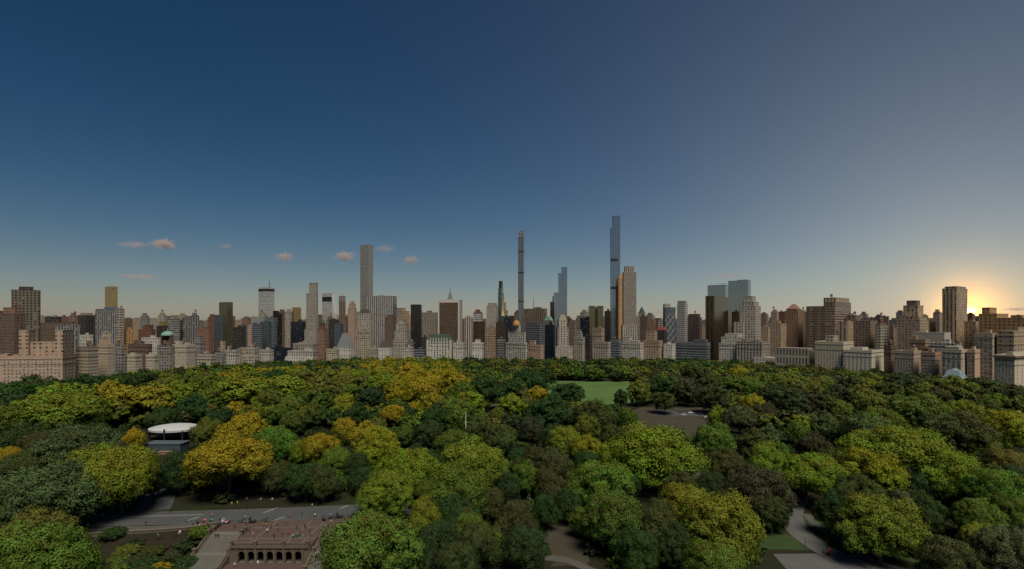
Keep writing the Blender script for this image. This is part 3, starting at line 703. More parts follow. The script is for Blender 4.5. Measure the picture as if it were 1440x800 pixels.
bld('apartment_block', 'tan flat-topped block left of the pyramid-roofed brown tower', 1083, 1098, 1106, 455, 160, 'tan', rot=-34, pent=1, tank=1)
i = bld('apartment_tower', 'red brown tower with rounded shoulders and a pyramid roof', 1103, 1122, 1129.5, 437, 190, 'red', rot=-30, tiers=[(.1, .9, .1, .9, 434, 'redbrown')], wallmat=ST('redbrown'))
hip_roof(i, noisy('brown_roof', (.18, .11, .08), .2, .3), top_z(426.5, i['Y']), 'pyramid_roof', .1, .9, .1, .9, flat=.25)
bld('apartment_block', 'rust red stepped corner left of the pyramid-roofed brown tower', 1095, 1103, 1106, 438, 260, 'red', rot=-30)
bld('apartment_tower', 'thin tan tower between the pyramid roof and the broad banded tower', 1128, 1134, 1138, 438.5, 260, 'tan', rot=-30)
i = bld('hall', 'low classical colonnaded hall with dark tall bays', 1090, 1138, 1146.5, 493, 0, 'whitevert', rot=-34, cat='hall', wallmat=facade((.42, .38, .31), bw=4.6, fh=13, wf=.45, hf=.72, blind=.0), tiers=[(.05, .95, .08, .9, 490)], pent=2)
i = bld('apartment_tower', 'very broad brown banded tower with a higher block on its right', 1134, 1174, 1198, 430, 170, 'brownband', rot=-38, tiers=[(.62, 1, .0, 1, 424, 'brownvert'), (.55, .97, .1, .95, 418, 'tanvert', 'upper_block')], tank=1)
for f0 in (.0, .28, .56):
    b = MB(); b.box(-i['w'] * (1 - f0) - .3, -i['w'] * (1 - f0) + i['w'] * .1, -.35, .5, 0, i['z'] + .8); b.build('pier', ST('brown'), i['root'])
bld('apartment_block', 'brown lower block attached right of the broad banded tower', 1190, 1204, 1213.5, 443, 210, 'brownvert', rot=-38, tank=1)
bld('apartment_block', 'beige ribbed block in front of the broad banded tower, right side', 1178, 1192, 1200, 452, 90, 'tanvert', rot=-38)
bld('apartment_block', 'brown windowed block right of the beige ribbed block', 1200, 1224, 1234, 451, 170, 'brown2', rot=-38, pent=1, tank=1)
bld('apartment_block', 'dark orange-brown block with white banded balconies', 1231, 1238, 1250, 457, 150, 'balcony', rot=-45, tiers=[(.0, .7, .1, .9, 454, 'redbrown')], tank=1)
bld('apartment_block', 'small brown block left of the wedding-cake stepped tower', 1248, 1256, 1262, 460, 200, 'brown2', rot=-40)
i = bld('apartment_block', 'cream front block with a square rooftop tower, right of the colonnaded hall', 1146, 1186, 1200.5, 481, 0, 'cream', rot=-36, wallmat=noisy('yellow_cream_brick_west', (0.446, 0.390, 0.285), .15, .3), tiers=[(.3, .6, .2, .6, 472, 'cream', 'roof_tower')], tank=1)
windows(i, 'A', 10, 4.2, 518, 1.5, 2.1, limit=64); windows(i, 'B', 4, 4.2, 518, 1.5, 2.1, limit=98)
i = bld('apartment_block', 'low white-cream front block at the trees, right of the square rooftop tower block', 1186, 1226, 1243.5, 493, 0, 'white', rot=-36, wallmat=noisy('white_cream_stone_west', (0.494, 0.456, 0.380), .12, .3), pent=2)
windows(i, 'A', 7, 4.3, 521, 1.5, 2.2, limit=64); windows(i, 'B', 5, 4.3, 521, 1.9, 2.4, limit=98)
bld('apartment_block', 'dark narrow block between the white-cream front and the white grid block', 1243, 1253, 1260, 486, 12, 'brown', rot=-40, tank=1)
i = bld('apartment_tower', 'wedding-cake stepped tan tower with a dark cap left of the sun', 1261, 1294, 1307, 449, 160, 'tan', rot=-40, tiers=[(.1, .92, .05, .95, 445, 'tanvert'), (.2, .82, .2, .8, 429, 'tanvert', 'upper_tower'), (.3, .72, .3, .7, 422, 'brown', 'dark_cap')])
bld('apartment_block', 'orange-lit stepped wing right of the wedding-cake tower', 1300, 1309, 1316, 453, 200, 'orange', rot=-42, tiers=[(.0, .6, .1, .9, 447)])
bld('low_building', 'wide plain pale slab below the wedding-cake tower', 1283, 1328, 1337, 468, 85, 'tan_plain', rot=-30, wallmat=noisy('pale_tan_render_west', (0.399, 0.351, 0.295), .12, .15), roof='roof_light')
bld('apartment_block', 'low brown blank block in front of the wide plain pale slab', 1279, 1301, 1308, 478, 45, 'brown2', rot=-36, wallmat=noisy('brown_brick_west', (0.227, 0.161, 0.114), .2, .2), pent=1)
i = bld('apartment_tower', 'tall tan tower with ribbed faces directly left of the setting sun', 1325, 1345, 1360.5, 405, 190, 'tanvert', rot=-42, tiers=[(.18, 1.0, .0, .85, 402.2, 'tanvert', 'crown'), (.0, .14, .0, .2, 410)], cat='skyscraper')
for f0 in (.25, .5, .75):
    b = MB(); b.box(-i['w'] * (1 - f0) - 1, -i['w'] * (1 - f0) + 1, -.9, 0, 0, i['z'] - 4); b.build('rib', ST('tan'), i['root'])
bld('apartment_block', 'amber-lit block with a stubby roof tower, just right of the setting sun', 1376, 1402, 1418, 441, 190, 'orange', rot=-36, tiers=[(.12, .55, .1, .7, 432, 'orange', 'roof_tower')])
bld('apartment_block', 'long amber windowed block at the far right behind the blank tan wall', 1396, 1450, 1470, 447, 150, 'orange', rot=-30, tiers=[(.4, .7, .2, .8, 443)])
bld('apartment_block', 'low sunlit block filling the gap below the setting sun', 1352, 1372, 1382, 452, 215, 'tan', rot=-36)
bld('apartment_block', 'light roofed low block in front of the tall ribbed tan tower', 1306, 1344, 1352, 483, 50, 'white', rot=-36, roof='roof_light', pent=2)
i = bld('apartment_block', 'block with a crisp white window grid, left of a brown brick one', 1258, 1285, 1296, 494, 0, 'white', rot=-40, wallmat=noisy('brown_pale_brick_west', (0.343, 0.266, 0.200), .15, .3), pent=1, tank=1)
windows(i, 'A', 7, 3.9, 531, 1.6, 2.2, limit=64); windows(i, 'B', 4, 3.9, 531, 1.6, 2.2, limit=98)
i = bld('apartment_block', 'brown brick front block with a reddish roof, left of the terrace-roofed cream block', 1295, 1315, 1325, 496, 0, 'brown', rot=-40, wallmat=noisy('brown_red_brick_west', (0.285, 0.190, 0.137), .2, .3), pent=1)
windows(i, 'A', 6, 3.8, 535, 1.1, 1.8, limit=64); windows(i, 'B', 4, 3.8, 535, 1.1, 1.8, limit=98)
i = bld('apartment_block', 'cream front block with few large black windows and a roof terrace', 1324, 1352, 1362, 492, 0, 'cream', rot=-40, wallmat=noisy('pale_grey_render_west', (0.399, 0.361, 0.295), .15, .3), tiers=[(.1, .8, .2, .8, 488)], tank=1)
windows(i, 'A', 4, 5.0, 533, 2.6, 3.0, limit=64); windows(i, 'B', 3, 5.0, 533, 2.2, 2.8, limit=98)
i = bld('apartment_block', 'narrow peach-topped block between the roof terrace block and balcony block', 1360, 1371, 1378.5, 492, 12, 'cream', rot=-40, wallmat=noisy('peach_render_west', (0.437, 0.314, 0.227), .12, .3))
windows(i, 'A', 2, 4.6, 534, 2.6, 2.6, limit=64)
i = bld('apartment_block', 'tall apartment front with dark balcony windows in two columns', 1370, 1396, 1404, 469, 30, 'cream', rot=-34, wallmat=noisy('beige_brick_west', (0.380, 0.314, 0.237), .12, .3))
windows(i, 'A', 4, 4.4, 533, 3.4, 2.4, limit=64)
bld('apartment_block', 'blank tan wall block with small windows on its right half', 1402, 1426, 1490, 466, 40, 'tan_plain', rot=-40, wallmat=facade((.42, .32, .22), bw=9, fh=5, wf=.25, hf=.35, blind=.2))
i = bld('apartment_block', 'cream corner block with a dark projecting cornice, nearest on the right edge', 1399, 1427, 1490, 500, -25, 'cream', rot=-46, wallmat=noisy('warm_cream_stone_west', (0.475, 0.417, 0.323), .12, .3))
w, d, z = i['w'], i['d'], i['z']
b = MB(); b.box(-w - 1.4, 1.4, -1.4, d + 1.4, z - 2.2, z - 1.0, bottom=True); b.box(-w - 1, 1, -1, d + 1, z - 1.0, z - .3); b.build('cornice', noisy('dark_cornice', (.12, .09, .07), .2, .5), i['root'])
windows(i, 'A', 6, 3.9, 554, 1.5, 2.1, limit=64, zt=z - 1.5); windows(i, 'B', 7, 3.9, 554, 1.5, 2.1, limit=98, zt=z - 1.5)
i = bld('glass_pavilion', 'small pale blue domed pavilion roof among the trees at right', 1325, 1352, 1361, 532, -40, 'white2', rot=-34, cat='pavilion', wallmat=noisy('pale_blue_stone', (.40, .45, .47), .1, .3))
hip_roof(i, noisy('pale_blue_roof', (.19, .27, .30), .15, .4, .4), top_z(521, i['Y']), 'domed_roof', .02, .98, .02, .98, flat=.62)
dome(i, noisy('pale_blue_roof', (.19, .27, .30), .15, .4, .4), i['w'] * .2, 1.8, .5, .5, zb=top_z(521, i['Y']))
# far city: low blocks beyond everything else, seen in the gaps
marks = [(0, 'left of the olive slab tower'), (60, 'between the olive slab tower and the gold shaft'), (120, 'under the gold shaft'), (186, 'right of the gold shaft'), (245, 'behind the grey concrete pair'), (285, 'left of the gold-green tower'),
         (330, 'between the gold-green tower and the silver slab'), (385, 'right of the silver slab tower'), (425, 'left of the wedge-roofed tower'), (480, 'left of the square supertall'), (560, 'left of the black monolith'),
         (600, 'behind the chateau hotel'), (655, 'between the striped tower and the teal tower'), (712, 'around the needle tower'), (770, 'around the stepped blue supertall'), (810, 'left of the green-gold twins'),
         (850, 'behind the limestone tower'), (897, 'right of the limestone tower'), (955, 'left of the gold striped tower'), (1020, 'behind the silver twin towers'), (1064, 'right of the stepped pale tower'), (1100, 'behind the pyramid roof'),
         (1140, 'behind the broad banded tower'), (1200, 'right of the broad banded tower'), (1250, 'left of the wedding-cake tower'), (1305, 'left of the ribbed tan tower'), (1350, 'under the setting sun'), (1400, 'right of the setting sun'), (1446, '')]
tone = [('grey', 'grey'), ('brown', 'dull brown'), ('tan', 'faded tan'), ('stone', 'pale stone'), ('red', 'dim brick red'), ('greyvert', 'grey ribbed'), ('brown2', 'warm brown')]
kk = 0
for (xa, where), (xb, _) in zip(marks, marks[1:]):
    n = max(2, round((xb - xa) / 19))
    for q in range(n):
        x0 = xa + (xb - xa) * q / n; x1 = xa + (xb - xa) * (q + 1) / n
        st, tn = tone[kk % 7]; kk += 1
        yt = rng.uniform(443, 451)
        t_ = [(.2, .7, .2, .8, yt - rng.uniform(1, 3))] if rng.random() < .5 else []
        bld('far_building', 'low %s far block %s' % (tn, where), x0 - .5, x1 - .6, x1 + .5, yt, rng.uniform(620, 800), st, tiers=t_)

# a second, slightly nearer row of stepped mid-rises
for k, (xa, where) in enumerate(marks[:-1]):
    xb = marks[k + 1][0]
    w_ = min(13, (xb - xa) * .34)
    for q, f in enumerate((.3, .72)):
        xc_ = xa + (xb - xa) * f
        st, tn = tone[(k * 2 + q * 3 + 1) % 7]
        yt = rng.uniform(436, 447)
        bld('far_tower', '%s stepped mid-rise %s' % (tn, where), xc_ - w_ / 2, xc_ + w_ * .22, xc_ + w_ / 2, yt + 2.5, rng.uniform(470, 600), st,
            tiers=[(.12, .9, .1, .9, yt + .8), (.25, .7, .2, .8, yt - rng.uniform(.5, 2.5))], tank=1 if q else 0)
# ================================================================= TREES
def leaf_material(name, stuff=False):
    m, nt, b, out = nodes_of(name)
    L = nt.links
    at = N(nt, 'ShaderNodeAttribute'); at.attribute_name = 'leafdata'      # r: clump value, g: height in crown, b: leaf value
    sp = N(nt, 'ShaderNodeSeparateColor'); L.new(at.outputs['Color'], sp.inputs[0])
    cl, hg, lf = sp.outputs[0], sp.outputs[1], sp.outputs[2]
    if stuff:
        a2 = N(nt, 'ShaderNodeAttribute'); a2.attribute_name = 'tint'
        base, alpha = a2.outputs['Color'], a2.outputs['Alpha']
        rnd = lf
    else:
        oi = N(nt, 'ShaderNodeObjectInfo'); base, alpha, rnd = oi.outputs['Color'], oi.outputs['Alpha'], oi.outputs['Random']
    hsv = N(nt, 'ShaderNodeHueSaturation')
    L.new(M(nt, 'MULTIPLY_ADD', M(nt, 'MULTIPLY_ADD', cl, .7, M(nt, 'MULTIPLY', lf, .3)), .085, .458), hsv.inputs['Hue'])
    L.new(M(nt, 'MULTIPLY_ADD', M(nt, 'ADD', M(nt, 'MULTIPLY', cl, .75), M(nt, 'MULTIPLY', lf, .25)), .8, .6), hsv.inputs['Value'])
    L.new(base, hsv.inputs['Color'])
    # autumn turning on some upper clumps, also painting in light on crown tops
    t = M(nt, 'MULTIPLY', M(nt, 'MULTIPLY_ADD', M(nt, 'ADD', M(nt, 'MULTIPLY', cl, .6), M(nt, 'MULTIPLY', hg, 1.3)), 2.0, -1.62, clamp=True), alpha)
    turn = mixc(nt, cl, (.30, .205, .012), (.24, .225, .015))
    c = mixc(nt, t, hsv.outputs[0], turn)
    L.new(c, b.inputs['Base Color'])
    b.inputs['Roughness'].default_value = .75; b.inputs['Specular IOR Level'].default_value = .15
    tr = N(nt, 'ShaderNodeBsdfTranslucent'); L.new(c, tr.inputs['Color'])
    mx = N(nt, 'ShaderNodeMixShader'); mx.inputs[0].default_value = .2
    L.new(b.outputs[0], mx.inputs[1]); L.new(tr.outputs[0], mx.inputs[2]); L.new(mx.outputs[0], out.inputs['Surface'])
    return m
LEAF = leaf_material('tree_leaves')
LEAF_WOOD = leaf_material('woods_leaves', True)
BARK = noisy('bark', (.085, .068, .052), .35, 1.5, .9)

def crown_arrays(seed, kind, nl, ns, nq, size, W=24.0, Hh=20.0):
    """leaf quads spread over clumps over lobes; returns verts (n,4,3), data (n,3).  reference tree: crown W across, Hh tall"""
    g = np.random.default_rng(seed)
    cen = []; rad = []
    if kind == 'cone':
        for k in range(nl):
            t = (k + .5) / nl
            z = Hh * (.06 + .92 * t); rr = (W / 2) * (1 - t) ** .9 * .95
            m = max(2, int(9 * (1 - t) + 1))
            for q in range(m):
                a = 2 * math.pi * (q + g.random()) / m
                cen.append((math.cos(a) * rr * .62, math.sin(a) * rr * .62, z - rr * .1)); rad.append(max(.5, rr * .42))
    else:
        # (horizontal spread, centre height, vertical spread) of the lobes, in shares of width and height
        sx, zc, sz = dict(dome=(.36, .52, .36), tall=(.32, .52, .40), spread=(.40, .60, .27), ragged=(.38, .52, .36))[kind]
        sx *= W; zc *= Hh; sz *= Hh
        for k in range(nl):
            # even spread over the crown surface (golden spiral) with jitter, a few lobes further in
            zz = 1 - (k + .5) / nl * 1.72
            a = k * 2.39996 + g.uniform(-.35, .35)
            rr = math.sqrt(max(0, 1 - zz * zz))
            r = 1.0 if g.random() < .75 else g.uniform(.45, .9)
            if kind == 'ragged': r *= g.uniform(.75, 1.15)
            else: r *= g.uniform(.9, 1.06)
            cen.append((math.cos(a) * rr * r * sx, math.sin(a) * rr * r * sx, zc + zz * r * sz + g.uniform(-.4, .4)))
            rad.append(W * (g.uniform(.13, .20) if kind != 'ragged' else g.uniform(.10, .18)))
        cen.append((0, 0, zc)); rad.append(W * .27)
    cen = np.array(cen); rad = np.array(rad)
    if kind != 'cone':      # no crown is even: it leans out on one side and is pinched on another
        az = np.arctan2(cen[:, 1], cen[:, 0]); k1, k2 = g.uniform(0, 6.28, 2)
        f = 1 + .13 * np.cos(az - k1) + .10 * np.cos(2 * az - k2)
        cen[:, 0] *= f; cen[:, 1] *= f; rad = rad * g.uniform(.78, 1.2, len(rad))
    V = []; D = []; NRM = []
    for c, r in zip(cen, rad):
        for s in range(ns):
            u = g.normal(size=3); u /= np.linalg.norm(u)
            if u[2] < -.6: u[2] *= -.6
            sc = c + u * r * .85
            sr = r * g.uniform(.34, .56)
            # drop clumps buried inside another lobe
            if (np.linalg.norm(cen - sc, axis=1) < rad * .62).sum() > 1: continue
            cv = g.random()
            n = g.normal(size=(nq, 3)); n /= np.linalg.norm(n, axis=1)[:, None]
            n[:, 2] = np.where(n[:, 2] < -.35, -n[:, 2], n[:, 2])
            p = sc + n * sr * (.5 + .55 * g.random((nq, 1)) + .5 * (g.random((nq, 1)) > .93) * g.random((nq, 1)))
            nn = n + g.normal(size=(nq, 3)) * .5; nn /= np.linalg.norm(nn, axis=1)[:, None]
            nn = np.where((nn * n).sum(1, keepdims=True) < 0, -nn, nn)
            h = np.where(np.abs(nn[:, 2:3]) < .9, np.array([[0, 0, 1.0]]), np.array([[1.0, 0, 0]]))
            a = np.cross(h, nn); a /= np.linalg.norm(a, axis=1)[:, None]
            bq = np.cross(nn, a)
            th = g.random((nq, 1)) * 2 * np.pi
            a2 = a * np.cos(th) + bq * np.sin(th); b2 = -a * np.sin(th) + bq * np.cos(th)
            sz_ = size * (.6 + .8 * g.random((nq, 1)))
            el = .6 + .3 * g.random((nq, 1))
            q = np.stack([p - a2 * sz_, p - b2 * sz_ * el + a2 * sz_ * .1, p + a2 * sz_, p + b2 * sz_ * el - a2 * sz_ * .1], 1)
            V.append(q)
            lo = (sc - c) / np.linalg.norm(sc - c)
            nm = n * .60 + nn * .16 + lo * .42; NRM.append(nm / np.linalg.norm(nm, axis=1)[:, None])
            hz = np.clip(p[:, 2] / Hh, 0, 1)
            D.append(np.stack([np.full(nq, cv), hz, g.random(nq)], 1))
    return np.concatenate(V), np.concatenate(D), np.concatenate(NRM)

def quads_mesh(name, V, D, mat, tint=None, nrm=None):
    n = len(V)
    me = bpy.data.meshes.new(name)
    me.vertices.add(n * 4); me.loops.add(n * 4); me.polygons.add(n)
    me.vertices.foreach_set('co', V.reshape(-1).astype(np.float32))
    me.loops.foreach_set('vertex_index', np.arange(n * 4, dtype=np.int32))
    me.polygons.foreach_set('loop_start', np.arange(0, n * 4, 4, dtype=np.int32))
    ca = me.color_attributes.new('leafdata', 'FLOAT_COLOR', 'POINT')
    ca.data.foreach_set('color', np.repeat(np.concatenate([D, np.ones((n, 1))], 1), 4, axis=0).reshape(-1).astype(np.float32))
    if tint is not None:
        ct = me.color_attributes.new('tint', 'FLOAT_COLOR', 'POINT')
        ct.data.foreach_set('color', np.repeat(tint, 4, axis=0).reshape(-1).astype(np.float32))
    me.materials.append(mat)
    me.update(calc_edges=True)
    if nrm is not None:
        me.polygons.foreach_set('use_smooth', np.ones(n, dtype=bool))
        me.normals_split_custom_set_from_vertices(np.repeat(nrm, 4, axis=0).astype(np.float32))
    return me

def trunk_mesh(seed, kind, W=24.0, Hh=20.0):
    g = random.Random(seed)
    b = MB()
    h1 = Hh * (.36 if kind != 'cone' else .9)
    r0 = .75
    b.tube((0, 0, -.6), (.1, .05, h1 * .5), r0, r0 * .72, 8); b.tube((.1, .05, h1 * .5), (.15, .2, h1), r0 * .72, r0 * .5, 8)
    if kind != 'cone':
        for k in range(6):
            a = 2 * math.pi * (k + g.random() * .7) / 6
            q = Vector((math.cos(a) * W * .2, math.sin(a) * W * .2, Hh * g.uniform(.5, .66)))
            p = Vector((.12, .1, h1 * g.uniform(.7, 1)))
            mid = p.lerp(q, .5) + Vector((0, 0, -.7))
            b.tube(p, mid, .34, .25, 6); b.tube(mid, q, .25, .11, 6)
            q2 = q + Vector((math.cos(a + .6) * W * .12, math.sin(a + .6) * W * .12, Hh * .14)); b.tube(q, q2, .11, .05, 5)
            q3 = mid + Vector((math.cos(a - .8) * W * .13, math.sin(a - .8) * W * .13, Hh * .2)); b.tube(mid, q3, .14, .05, 5)
    return b.mesh('trunk', BARK)

PROTO = {}
def proto(kind, lod, var):
    key = (kind, lod, var)
    if key not in PROTO:
        par = {0: (34, 24, 95, .25), 1: (30, 19, 66, .34), 2: (26, 13, 42, .50), 3: (16, 8, 15, 1.15)}[lod]
        nl = par[0] if kind != 'cone' else (14, 11, 8, 6)[lod]
        V, D, NR = crown_arrays(hash((kind, var)) % 1000 if False else (var * 17 + len(kind) * 5 + lod), kind, nl, par[1], par[2], par[3])
        PROTO[key] = (quads_mesh('crown', V, D, LEAF, None, NR), trunk_mesh(var, kind), V, D, NR)
    return PROTO[key]

COL = dict(
    DG=((.032, .064, .018), .0, 'dark green'), G=((.056, .112, .020), .15, 'mid green'), BG=((.072, .150, .022), .1, 'bright green'),
    YG=((.112, .168, .018), .2, 'yellow-green'), Y=((.150, .190, .017), .45, 'golden yellow'), OY=((.125, .150, .016), .85, 'orange-yellow'),
    OR=((.15, .11, .014), 1.0, 'orange'), OL=((.082, .112, .026), .15, 'olive'), OG=((.070, .102, .038), .0, 'grey-green'),
    BR=((.050, .062, .025), .0, 'dull brown'), DO=((.048, .066, .022), .05, 'dark olive'))
SHAPE = dict(dome='round-topped', tall='tall narrow', spread='wide-crowned', ragged='loose-crowned', cone='conical')

TREES = []
def place_tree(px, ytop, wpx, c, kind='dome', Y=None, label=None, X=None, hk=.55, hc=6.0):
    s = F / (ytop - HY) if ytop else None
    if Y is None:
        Y = (CAM_H - hc) * s / (1 + hk * wpx * s / F)
        W = wpx * Y / F; h = hk * W + hc
        if kind in ('tall', 'cone'):
            pass
        hmax = 27.0
        if h > hmax:
            h = hmax; Y = (CAM_H - h) * s; W = wpx * Y / F
    else:
        W = wpx * Y / F; h = CAM_H - (ytop - HY) / F * Y
    X = (px - F) / F * Y
    TREES.append(dict(x=X, y=Y, W=W, h=h, c=c, kind=kind, label=label, px=px, py=ytop, wpx=wpx, hand=True))

H = place_tree
hand = """
82 557 115 YG dome|92 544 76 YG spread|154 541 58 Y dome|207 546 88 Y spread|250 541 62 YG dome|295 548 44 G dome|338 533 80 YG dome|402 533 88 YG dome
50 534 70 DG dome|22 541 60 DG dome|120 531 62 DG dome|200 525 50 DG dome|160 529 50 DG dome|110 602 110 OG ragged|186 607 34 OR tall|158 638 112 YG spread
72 664 118 OG spread|50 700 108 OL ragged|3 658 28 Y dome|12 633 36 OR spread|35 641 66 DO dome|322 620 108 OY spread|255 641 62 DG dome|293 592 46 G dome
347 587 70 OY dome|355 570 38 YG dome|389 571 32 G dome|412 581 36 G dome|441 570 38 G tall|384 604 64 BG dome|523 547 42 DG dome|465 537 52 OL dome
487 556 30 Y dome|480 568 28 YG dome|504 571 34 DG dome|557 548 29 OY tall|587 548 26 OY dome|593 537 50 OY dome|606 557 44 Y dome|553 572 36 OR dome
581 567 20 OR dome|622 568 62 DG dome|484 591 36 OY dome|516 599 46 OY dome|531 589 26 OL dome|452 613 52 OY dome|420 621 34 YG ragged|530 608 74 Y ragged
475 633 50 BG dome|574 636 80 YG dome|535 671 56 G dome|670 630 100 YG dome|636 609 60 G dome|470 526 70 OL dome|537 527 46 YG dome|576 514 42 OY spread
606 528 46 OY dome|626 520 52 OY spread|641 528 40 OY dome|682 533 46 DG dome|740 521 42 DG dome|766 520 34 DG dome|757 546 30 OY dome|662 553 42 YG dome
640 564 66 G dome|721 556 43 YG ragged|800 541 46 DG dome|777 561 62 DG dome|838 566 60 DO dome|745 589 37 BR dome|826 587 42 G dome|706 601 50 DO dome
794 604 50 YG dome|826 615 46 Y dome|915 609 134 YG dome|742 656 46 G dome|765 634 74 DO dome|845 651 100 BG ragged|645 663 96 G dome|899 540 38 OL tall
874 551 24 DG tall|934 553 34 DO dome|930 533 46 DG dome|963 538 42 BR dome|1005 546 48 BR dome|975 513 42 DO dome|1040 517 28 Y dome|1035 529 46 G dome
1038 539 26 YG dome|1060 558 40 Y spread|1103 546 54 BR dome|1110 528 54 OL dome|1074 568 34 BR dome|1040 574 48 OG dome|1012 575 30 YG dome|1004 604 64 BG dome
960 601 15 DG cone|1080 601 33 OG dome|1080 631 62 YG dome|1134 646 80 YG spread|1062 663 96 BR dome|1022 636 62 DO dome|1098 625 22 BG dome|1160 532 38 OL dome
1196 532 42 BR dome|1225 534 42 YG dome|1270 529 66 BR dome|1334 534 62 OL dome|1383 534 54 BR dome|1224 553 54 OL dome|1290 557 70 OL dome|1353 568 56 YG dome
1400 557 38 G dome|1397 586 27 Y dome|1416 584 74 Y dome|1183 566 36 OL dome|1145 555 42 BR dome|1236 577 62 G dome|1228 592 72 OG spread|1340 583 84 DO dome
1265 612 128 YG spread|1230 636 90 Y ragged|1340 645 88 YG dome|1400 668 84 BG dome|1412 636 60 OL dome|1208 673 72 DO dome|1120 595 34 G dome|1160 588 44 OG dome
1145 613 46 BR ragged|1238 703 112 YG ragged|1272 694 54 OG ragged|1410 751 80 OG dome|1330 763 78 DO dome|1372 706 66 G dome|1300 700 50 DG dome|1425 703 50 G dome
545 669 78 YG ragged|520 729 132 BG dome|598 708 56 YG dome|652 716 40 DO dome|698 734 48 G cone|744 694 50 DO cone|710 668 40 DG dome|858 702 92 G tall
962 688 84 YG dome|1018 702 124 YG ragged|48 722 128 BG dome|112 742 56 G dome|15 700 70 G dome|935 706 60 DO ragged|1180 700 60 DG dome|610 640 40 DG dome|690 640 46 G dome
430 655 56 DG dome|455 662 44 DO dome|388 655 44 DO dome|215 668 26 BR ragged|270 560 46 DG dome|310 575 40 DG dome|880 575 30 G dome
1195 600 48 DG dome|1290 660 56 DG dome|1175 640 48 DO dome|1060 610 44 DO dome|955 640 44 DG dome|1310 615 40 DG dome|1375 610 44 OL dome|1400 645 30 G dome
700 575 24 OL dome|675 590 40 DO dome|600 595 44 DG dome|570 600 30 G dome|500 640 40 DG dome|640 700 60 DG dome|780 600 44 DG dome|860 600 40 DO dome
1120 560 40 BR dome|1160 556 40 DO dome|1250 566 40 OL dome|1080 545 36 DO dome|1315 572 40 DO dome|1435 560 40 OL dome|1385 565 44 DO dome
130 600 60 DG dome|60 610 60 DO dome|30 600 60 DG dome|15 575 60 G dome|170 560 50 OL dome|230 575 40 DG dome|445 548 46 G dome|410 560 36 OL dome
615 742 66 DG dome|640 770 60 DO dome|590 765 50 DG dome|722 712 56 DO dome|765 700 40 DG dome|690 690 44 DO dome|735 745 70 DG dome|928 722 70 DO dome|900 752 60 DG dome|668 742 60 DO dome|950 742 60 DG dome|1085 700 50 DO ragged|560 770 60 DG dome|1000 770 90 G dome|800 690 44 DG dome|775 668 46 DO dome|100 690 50 DO dome|20 760 60 BG dome|960 668 50 DO dome|1000 668 46 DG dome
380 550 40 G dome|490 540 34 G dome|510 530 40 OL dome|555 535 36 Y dome|570 526 36 OY dome|590 521 36 OY dome|650 540 40 G dome|700 545 38 DG dome
720 535 38 DG dome|690 522 38 G dome|755 530 34 DG dome|1000 530 40 DO dome|1060 535 40 G dome|1075 528 36 OL dome|1140 537 40 OL dome|1180 545 44 BR dome
1210 545 34 OL dome|1250 540 40 DO dome|1300 542 44 OL dome|1320 548 40 DO dome|1355 548 36 BR dome|1420 543 40 DO dome|270 528 40 G dome|240 531 40 OL dome
300 530 40 G dome|430 540 36 YG dome|350 525 44 G dome|390 523 44 DG dome|430 524 40 OL dome|500 521 36 YG dome|535 518 34 Y dome|20 556 50 DG dome"""
for e in hand.replace('\n', '|').split('|'):
    e = e.split()
    if len(e) == 5: H(int(e[0]), int(e[1]), int(e[2]), e[3], e[4])
# the two trees by the road whose trunks stand clear of their crowns
H(131, 668, 66, 'OL', 'spread', Y=206)
H(171, 642, 92, 'YG', 'spread', Y=212)
for q in ((252, 662, 44, 'DG', 250), (282, 668, 40, 'DO', 246), (352, 660, 46, 'DG', 256), (492, 664, 40, 'DG', 252), (418, 668, 38, 'DO', 250), (305, 662, 40, 'G', 258), (235, 664, 26, 'DO', 262), (462, 660, 36, 'G', 264)):
    H(q[0], q[1], q[2], q[3], 'dome', Y=q[4])

# places that stay open: seen ground, road, terrace, lawn ...  (photo rectangles and the depth behind which trees may stand)
OPEN = [(118, 512, 706, 812, 228), (100, 300, 745, 830, 250), (198, 282, 587, 646, 372), (196, 236, 646, 716, 300), (778, 884, 535, 566, 690), (888, 1002, 573, 616, 480), (1082, 1232, 722, 812, 275),
        (1112, 1128, 700, 740, 300), (766, 796, 722, 812, 240), (648, 662, 576, 610, 372), (976, 998, 656, 684, 300), (693, 712, 556, 582, 560), (306, 338, 589, 601, 420), (796, 845, 780, 815, 190)]
def clear_ok(t):
    """a filler tree must not hide the open places nor stand in them"""
    px0, px1 = t['px'] - t['wpx'] * .55, t['px'] + t['wpx'] * .55
    yb = HY + CAM_H * F / t['y']
    for a, b_, y0, y1, Yd in OPEN:
        if px1 > a and px0 < b_ and t['py'] < y1 and yb > y0 and t['y'] < Yd: return False
    return True

def region_colour(px, py, g):
    if py < 545 and 505 < px < 650: pool = ['OY', 'Y', 'YG', 'G', 'OL']
    elif 480 < px < 640 and py < 620: pool = ['OY', 'Y', 'G', 'YG', 'DG']
    elif px < 300: pool = ['DG', 'G', 'YG', 'DO', 'OL']
    elif px < 480: pool = ['G', 'YG', 'DG', 'OY', 'OL']
    elif px < 900: pool = ['DG', 'G', 'DO', 'OL', 'DG', 'G']
    else: pool = ['DO', 'BR', 'OL', 'G', 'DO', 'BR', 'OG', 'YG']
    return g.choice(pool)

